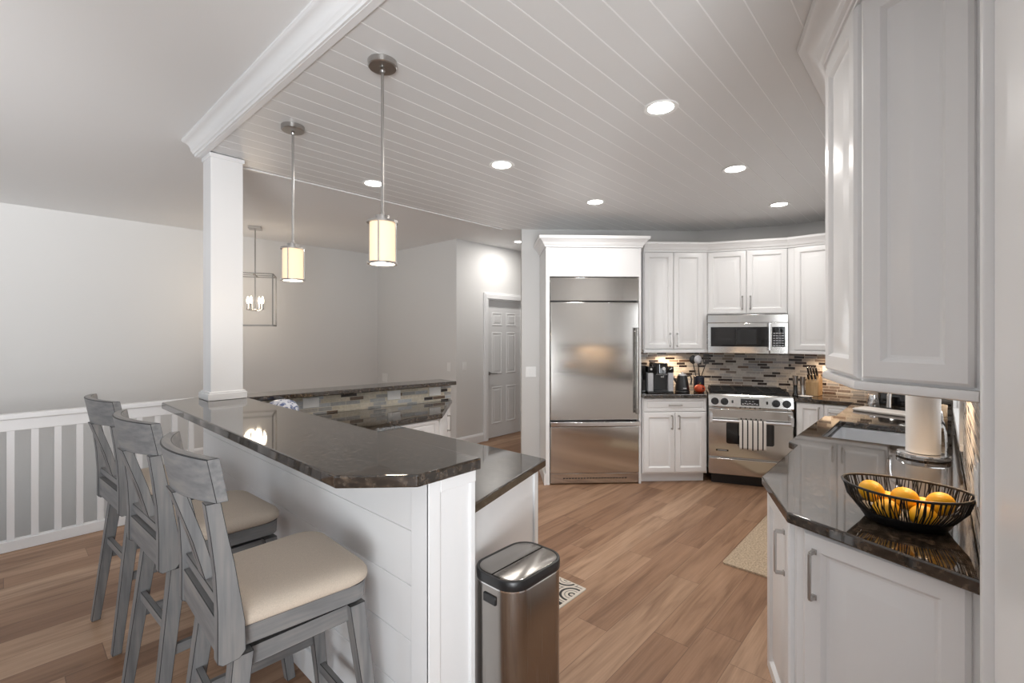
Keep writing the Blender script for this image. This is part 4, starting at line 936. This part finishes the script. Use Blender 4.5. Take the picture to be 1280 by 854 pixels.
# ------------------------------------------------------------------ small things on the counters
def at45(u_, v_):  # u along the diagonal counter from its left end, v in from its front edge
    return (4.376 + S * u_ + S * v_, 2.232 - S * u_ + S * v_)
cm = thing('coffee_maker', 'black and silver coffee maker with round white emblems, beside the refrigerator', 'coffee maker', (*at45(0.245, 0.10), CZ), r45)
cm.scale = (1.18, 1.05, 1.05)
mb = MB()
for s_ in (-1, 1): mb.box(min(s_ * 0.065, s_ * 0.115), max(s_ * 0.065, s_ * 0.115), 0.0, 0.24, 0.012, 0.20)
mb.build('side_column', M['silver'], cm, bevel=0.006)
mb = MB(); mb.box(-0.064, 0.064, 0.03, 0.24, 0.012, 0.19); mb.build('body', M['black'], cm, bevel=0.004)
mb = MB(); mb.box(-0.115, 0.115, -0.004, 0.24, 0.2005, 0.262); mb.build('top_housing', M['blackgloss'], cm, bevel=0.006)
mb = MB(); mb.loops([rounded(-0.06, 0.06, -0.03, 0.18, 0.03, 5, z) for z in (0.185, 0.285)] + [rounded(-0.052, 0.052, -0.022, 0.17, 0.026, 5, 0.296)]); hd = mb.build('brew_head', M['blackgloss'], cm, smooth=40)
mb = MB(); mb.beam((-0.052, -0.034, 0.186), (0.052, -0.034, 0.186), 0.012, 0.008); mb.tube([(-0.022, -0.032, 0.20), (-0.022, -0.032, 0.285)], 0.004); mb.build('trim_bar', M['chrome'], hd)
mb = MB(); mb.box(-0.115, 0.115, -0.01, 0.24, 0.0005, 0.012); mb.box(-0.062, 0.062, -0.012, 0.03, 0.012, 0.026); mb.build('drip_tray', M['black'], cm, bevel=0.003)
mb = MB(); mb.box(-0.165, -0.118, 0.04, 0.25, 0.0005, 0.27); mb.build('water_tank', M['blackgloss'], cm, bevel=0.008)
def glyph(ch_, size, parent, loc, mat, name='emblem'):
    cu = bpy.data.curves.new('glyph', 'FONT'); cu.body = ch_; cu.size = size; cu.extrude = 0.0006; cu.align_x = 'CENTER'; cu.align_y = 'CENTER'; cu.offset = size * 0.02
    o = bpy.data.objects.new('glyph', cu); col.objects.link(o); dg = bpy.context.evaluated_depsgraph_get()
    me = bpy.data.meshes.new_from_object(o.evaluated_get(dg)); bpy.data.objects.remove(o); bpy.data.curves.remove(cu)
    me.materials.clear(); me.materials.append(mat); r = bpy.data.objects.new(name, me); col.objects.link(r)
    r.parent = parent; r.location = loc; r.rotation_euler = (R(90), 0, 0); return r
glyph('e', 0.058, hd, (0.016, -0.0312, 0.247), M['white'])
glyph('e', 0.040, hd, (-0.088, -0.0052, 0.238), M['white'])
mb = MB(); mb.tube([(0.075 + 0.02 * k / 5, -0.0052, 0.230 + 0.016 * (k / 5) ** 2) for k in range(6)], 0.003, 6, r1=0.006); mb.build('emblem', M['white'], hd)
glyph('ed', 0.030, hd, (0.022, 0.0293, 0.158), M['white'], 'lettering')
kt = thing('kettle', 'small black electric kettle on its base beside the coffee maker', 'kettle', (*at45(0.475, 0.115), CZ), r45)
kt.scale = (1.15, 1.15, 1.28)
mb = MB(); mb.lathe([(0.064, 0.0005), (0.066, 0.012), (0.060, 0.018), (0.001, 0.018)], 24); mb.build('base', M['black'], kt)
mb = MB(); mb.lathe([(0.060, 0.0185), (0.062, 0.03), (0.054, 0.08), (0.042, 0.135), (0.040, 0.140), (0.001, 0.143)], 24); mb.build('body', M['black'], kt)
mb = MB(); mb.lathe([(0.038, 0.1405), (0.034, 0.152), (0.012, 0.156), (0.010, 0.166), (0.001, 0.168)], 20); mb.build('lid', M['silver'], kt)
mb = MB(); mb.tube([(0.040, 0, 0.132), (0.075, 0, 0.140), (0.088, 0, 0.11), (0.080, 0, 0.065)], 0.007, 8); mb.build('handle', M['black'], kt)
mb = MB(); mb.tube([(-0.05, 0, 0.08), (-0.07, 0, 0.105), (-0.075, 0, 0.125)], 0.009, 8, r1=0.006); mb.build('spout', M['black'], kt)
mb = MB(); mb.box(-0.015, 0.015, -0.0615, -0.055, 0.035, 0.045); mb.build('lettering', M['silver'], kt, smooth=0)
uc = at45(0.702, 0.225)
cro = thing('utensil_crock', 'dark blue-black crock full of black cooking utensils, left of the range', 'crock', (*uc, CZ), r45)
mb = MB(); mb.lathe([(0.050, 0.0005), (0.055, 0.01), (0.056, 0.155), (0.052, 0.16), (0.050, 0.155), (0.048, 0.02), (0.001, 0.018)], 24); mb.build('body', M['navy'], cro)
def utensil(label, name, dx, dy, lean, kind):
    t = thing(name, label, 'utensil', (uc[0], uc[1], CZ + 0.03), r45, 'cooking utensils in the crock'); t.scale = (1.0, 1.0, 1.12)
    top = (dx * 1.0 + lean[0], dy + lean[1], 0.24)
    mb = MB(); mb.tube([(dx * 0.6, dy * 0.6, -0.005), (dx, dy, 0.12), top], 0.005, 8); mb.build('shaft', M['black'], t)
    mb = MB()
    if kind == 'spoon':
        lo = []
        for k in range(7):
            a = -1 + 2 * k / 6; r = 0.042 * math.sqrt(max(0.02, 1 - a * a)); lo.append([(top[0] + r * math.cos(q), top[1] + 0.010 * math.sin(q) * r / 0.03, top[2] + 0.035 + a * 0.042) for q in [2 * math.pi * j / 12 for j in range(12)]])
        mb.loops(lo)
    elif kind == 'turner':
        for j in range(4): mb.box(top[0] - 0.030 + j * 0.017, top[0] - 0.021 + j * 0.017, top[1] - 0.002, top[1] + 0.002, top[2], top[2] + 0.085)
        mb.box(top[0] - 0.030, top[0] + 0.030, top[1] - 0.002, top[1] + 0.002, top[2] - 0.005, top[2] + 0.012); mb.box(top[0] - 0.030, top[0] + 0.030, top[1] - 0.002, top[1] + 0.002, top[2] + 0.075, top[2] + 0.088)
    else:
        mb.lathe([(0.006, 0), (0.032, 0.012), (0.036, 0.035), (0.033, 0.036), (0.028, 0.016), (0.001, 0.010)], 16, (top[0], top[1], top[2] - 0.01))
    mb.build('head', M['silver'] if kind == 'spoon' and dx == 0.0 else M['black'], t)
utensil('large grey cooking spoon standing upright in the dark crock', 'cooking_spoon', 0.0, -0.02, (-0.02, 0), 'spoon')
utensil('black slotted turner leaning right out of the dark crock', 'slotted_turner', 0.028, 0.0, (0.05, 0.0), 'turner')
utensil('black ladle standing at the back of the dark crock', 'ladle', 0.012, 0.024, (0.0, 0.02), 'ladle')
utensil('black spoon leaning left out of the dark crock', 'cooking_spoon', -0.028, 0.010, (-0.03, 0.0), 'spoon')
def pumpkin(name, loc, r, h_, mat, lobes=9):
    mb = MB(); lo = []
    for i in range(11):
        a = math.pi * i / 10; z = h_ / 2 - h_ / 2 * math.cos(a); rad = r * max(0.12, math.sin(a)) ** 0.75
        lo.append([(rad * (1 - 0.06 * (1 - abs(math.cos(lobes * q / 2))) * math.sin(a)) * math.cos(q), rad * (1 - 0.06 * (1 - abs(math.cos(lobes * q / 2))) * math.sin(a)) * math.sin(q), z) for q in [2 * math.pi * j / 54 for j in range(54)]])
    mb.loops(lo); return mb.build(name, mat, None, loc=loc, smooth=70)
pk_ = thing('pumpkin_pot', 'small orange-red ceramic pumpkin pot in front of the utensil crock', 'ornament', (*at45(0.652, 0.095), CZ), r45)
o = pumpkin('body', (0, 0, 0.001), 0.055, 0.085, M['redpot']); o.parent = pk_
mb = MB(); mb.tube([(0, 0, 0.078), (0.004, 0, 0.095), (0.012, 0, 0.104)], 0.008, 8, r1=0.005); mb.build('stem', M['stem'], pk_)
mb = MB(); mb.lathe([(0.010, 0.0), (0.009, 0.003), (0.001, 0.0035)], 12); k = mb.build('cutout', M['black'], pk_, loc=(0.012, -0.0525, 0.052)); k.rotation_euler = (R(90), 0, 0)
vs = thing('ceramic_jar', 'blue and white ceramic pumpkin-shaped jar behind the bar, below the tile ledge', 'ornament', (1.300, 3.315, CZ))
o = pumpkin('body', (0, 0, 0.001), 0.112, 0.165, M['delft'], 8); o.parent = vs
# mills and knife block right of the range
def mill(x, y, label, m1, hh):
    t = thing('pepper_mill', label, 'mill', (x, y, CZ), 0, 'mills beside the range')
    mb = MB(); mb.lathe([(0.026, 0.0005), (0.027, 0.012), (0.020, 0.03), (0.018, hh * 0.55)], 20); mb.build('body', M[m1], t)
    mb = MB(); mb.lathe([(0.018, hh * 0.551), (0.022, hh * 0.62), (0.022, hh * 0.9), (0.024, hh), (0.001, hh + 0.004)], 20); mb.build('top', M['nickel'], t)
mill(5.275, 1.045, 'tall dark and steel pepper mill beside the range, left of two', 'blackgloss', 0.20)
mill(5.335, 0.995, 'tall steel salt mill beside the knife block, right of two', 'nickel', 0.19)
dish = MB(); dish.lathe([(0.045, 0.0005), (0.060, 0.010), (0.062, 0.012), (0.045, 0.006), (0.001, 0.005)], 24); tag(dish.build('spoon_rest', M['white'], loc=(5.255, 0.955, CZ)), 'small white saucer in front of the mills and the knife block', 'dish')
kb_ = thing('knife_block', 'slanted blond wood knife block on the counter right of the range', 'knife block', (5.465, 0.925, CZ), R(-96))
mb = MB(); mb.loops([[(-0.055, y, z) for y, z in ((-0.055, 0.0005), (-0.055, 0.135), (0.02, 0.215), (0.085, 0.16), (0.085, 0.0005))], [(0.055, y, z) for y, z in ((-0.055, 0.0005), (-0.055, 0.135), (0.02, 0.215), (0.085, 0.16), (0.085, 0.0005))]]); mb.build('body', M['knifewood'], kb_, bevel=0.004)
dirn = Vector((0, -0.075, 0.105)).normalized()
KN = [(-0.035, 0.0, 'leftmost in the back row'), (-0.012, 0.0, 'second in the back row'), (0.012, 0.0, 'third in the back row'), (0.035, 0.0, 'rightmost in the back row'), (-0.030, -0.035, 'left in the front row'), (0.0, -0.035, 'middle of the front row'), (0.030, -0.035, 'right in the front row')]
Mk = Matrix.Translation((5.465, 0.925, CZ)) @ Matrix.Rotation(R(-96), 4, 'Z')
for i, (x, y, lb) in enumerate(KN):
    k = thing('knife', 'black-handled knife in the wood knife block, ' + lb, 'knife', (0, 0, 0), R(-96), 'knives in the block')
    zb = 0.135 + (y + 0.055) * (0.08 / 0.075); p = Mk @ Vector((x, y, zb)); k.location = p
    mb = MB(); a = Vector((0, 0, 0)) + dirn * 0.010; b = a + dirn * (0.095 if y == 0 else 0.060)
    mb.beam(a, b, 0.015, 0.020); mb.build('handle', M['black'], k, bevel=0.004)
    mb = MB(); mb.beam(dirn * -0.004, dirn * 0.0098, 0.012, 0.018); mb.beam(b + dirn * 0.0002, b + dirn * 0.004, 0.013, 0.018); mb.build('bolster', M['chrome'], k, bevel=0.001)
# by the sink
mb = MB(); lo = []
for k in range(9):
    a = 2 * math.pi * k / 8
    pass
dm = MB(); dm.loops([rounded(-0.09, 0.09, -0.20, 0.20, 0.02, 5, 0.001), rounded(-0.098, 0.098, -0.208, 0.208, 0.03, 5, 0.008), rounded(-0.098, 0.098, -0.208, 0.208, 0.03, 5, 0.018), rounded(-0.085, 0.085, -0.195, 0.195, 0.03, 5, 0.023)])
tag(dm.build('dish_towel', M['cloth'], loc=(4.62, 0.295, CZ), rz=R(-20), smooth=60), 'folded white dish towel lying on the counter beyond the sink', 'towel')
cu = MB(); cu.lathe([(0.049, 0.0005), (0.050, 0.006), (0.037, 0.095), (0.034, 0.098), (0.001, 0.098)], 24)
tag(cu.build('metal_cup', M['chrome'], loc=(5.02, 0.415, CZ)), 'shiny metal cup standing upside down behind the folded dish towel', 'cup')
ts = thing('toaster', 'black toaster at the back of the counter behind the dish towel', 'toaster', (5.25, 0.24, CZ), R(-110))
mb = MB(); mb.loops([rounded(-0.15, 0.15, -0.085, 0.085, 0.035, 5, z) for z in (0.008, 0.15)] + [rounded(-0.14, 0.14, -0.075, 0.075, 0.03, 5, 0.165)]); mb.build('body', M['blackgloss'], ts, smooth=40)
mb = MB(); mb.box(-0.13, 0.13, -0.07, 0.07, 0.0005, 0.008); mb.build('foot', M['black'], ts, smooth=0)
for yy in (-0.028, 0.028):
    mb = MB(); mb.box(-0.11, 0.11, yy - 0.012, yy + 0.012, 0.165, 0.167); mb.build('slot', M['chrome'], ts, smooth=0)
mb = MB(); mb.box(0.148, 0.172, -0.02, 0.02, 0.10, 0.115); mb.build('lever', M['black'], ts, bevel=0.003)
for k, lb in ((0, 'tan canister at the foot of a stack of two against the window wall'), (1, 'tan canister on top of a stack of two against the window wall')):
    t = thing('canister', lb, 'canister', (4.02, 0.01, CZ + 0.0005 + k * 0.083), 0, 'stacked tan canisters')
    mb = MB(); mb.lathe([(0.044, 0.0), (0.048, 0.006), (0.048, 0.066), (0.001, 0.067)], 24); mb.build('body', M['tan'], t)
    mb = MB(); mb.lathe([(0.049, 0.0675), (0.049, 0.080), (0.046, 0.082), (0.001, 0.0825)], 24); mb.build('lid', M['tan'], t)
# paper towel holder and roll
px, py = 3.085, 0.060
ph = thing('paper_towel_holder', 'chrome paper towel stand with a curved tension arm, under the near wall cabinet', 'holder', (px, py, CZ), R(-51))
mb = MB(); mb.lathe([(0.100, 0.0005), (0.106, 0.006), (0.106, 0.020), (0.100, 0.026), (0.001, 0.028)], 36); mb.build('base', M['chrome'], ph)
mb = MB(); mb.tube([(0, 0, 0.027), (0, 0, 0.325)], 0.008, 10); mb.lathe([(0.008, 0.325), (0.014, 0.335), (0.012, 0.350), (0.001, 0.355)], 14); mb.build('post', M['chrome'], ph)
mb = MB(); pts = []
for k in range(13):
    a = k / 12; pts.append((0.098 - 0.028 * a ** 2.2, -0.015, 0.025 + 0.165 * math.sin(a * math.pi / 2)))
for i in range(len(pts) - 1): mb.beam(pts[i], pts[i + 1], 0.012, 0.004)
mb.build('tension_arm', M['chrome'], ph)
mb = MB(); mb.loops([[(0.0715 + (0.006 if zz else 0), -0.012 + 0.012 * math.cos(q), 0.19 + 0.045 * math.sin(q)) for q in [2 * math.pi * j / 16 for j in range(16)]] for zz in (0, 1)]); mb.build('arm_pad', M['chrome'], ph, smooth=40)
rp = thing('paper_towel_roll', 'white paper towel roll standing on the chrome holder', 'paper towel', (px, py, CZ + 0.029), R(-51))
mb = MB(); mb.lathe([(0.0095, 0.0), (0.0665, 0.0), (0.067, 0.003), (0.067, 0.277), (0.0665, 0.28), (0.0095, 0.28), (0.0095, 0.0)], 40, cap=False); mb.build('paper', M['paper'], rp)
mb = MB(); mb.lathe([(0.021, 0.2805), (0.021, 0.282), (0.0095, 0.282), (0.0095, 0.2805), (0.021, 0.2805)], 20, cap=False); mb.build('core', M['tan'], rp)
# fruit bowl
bx, by = 1.985, 0.083; BR = R(-88)
fb = thing('fruit_bowl', 'oval black wire fruit bowl holding oranges on the near granite counter', 'bowl', (bx, by, CZ), BR)
def ell(a, b, z, n=72, lift=0.0): return [(a * math.cos(2 * math.pi * k / n), b * math.sin(2 * math.pi * k / n), z + lift * math.cos(2 * math.pi * k / n) ** 2) for k in range(n)]
RA, RB, RZ = 0.166, 0.132, 0.112
mb = MB(); mb.loops([ell(0.092, 0.074, 0.0005), ell(0.106, 0.085, 0.005), ell(0.125, 0.101, 0.036), ell(0.122, 0.098, 0.036), ell(0.103, 0.082, 0.007), ell(0.02, 0.015, 0.005)]); mb.build('base', M['blackmetal'], fb, smooth=60)
mb = MB(); mb.ring(ell(RA, RB, RZ, lift=0.006), 0.0042, 8); mb.build('rim', M['blackmetal'], fb, smooth=80)
rnd = random.Random(3)
wires = MB()
for k in range(160):
    a = 2 * math.pi * k / 160 + rnd.uniform(-0.02, 0.02); b = a + rnd.uniform(-0.09, 0.09)
    p = (0.1235 * math.cos(a), 0.0995 * math.sin(a), 0.034); q = (RA * math.cos(b), RB * math.sin(b), RZ + 0.006 * math.cos(b) ** 2)
    mid = tuple((p[i] + q[i]) / 2 + (0.008 * math.cos(a) if i == 0 else 0.006 * math.sin(a) if i == 1 else -0.004) for i in range(3))
    wires.tube([p, mid, q], 0.0016, 5)
wires.build('wire_side', M['blackmetal'], fb, smooth=60)
Mb = Matrix.Translation((bx, by, CZ)) @ Matrix.Rotation(BR, 4, 'Z')
OR = [(-0.046, -0.050, 0.0447, 'low in the wire bowl, left of centre on the camera side'), (0.046, -0.050, 0.0447, 'low in the wire bowl, right of centre on the camera side'), (0.046, 0.050, 0.0447, 'low at the back of the wire bowl, right of centre'), (-0.046, 0.050, 0.0447, 'low at the back of the wire bowl, left of centre'),
      (-0.086, 0.0, 0.0848, 'on top at the left of the pile'), (0.0, 0.0, 0.0800, 'on top in the middle of the pile'), (0.086, -0.003, 0.0830, 'on top at the right of the pile')]
om = None
for x, y_, z_, lb in OR:
    if om is None:
        mb = MB(); lo = []
        for i in range(1, 12):
            a = math.pi * i / 12; lo.append([(0.0375 * math.sin(a) * math.cos(q), 0.0375 * math.sin(a) * math.sin(q), -0.035 * math.cos(a)) for q in [2 * math.pi * j / 24 for j in range(24)]])
        mb.loops(lo); om = mb.build('orange', M['orange'], smooth=80); o = om
        mb = MB(); mb.lathe([(0.004, 0.033), (0.003, 0.0345), (0.001, 0.035)], 8); mb.build('stem_end', M['stem'], om)
    else: o = copy_tree(om)
    o.location = Mb @ Vector((x, y_, z_)); o.rotation_euler = (x * 9, y_ * 9, x * 30)
    tag(o, 'ripe orange, ' + lb, 'orange', 'oranges in the fruit bowl')
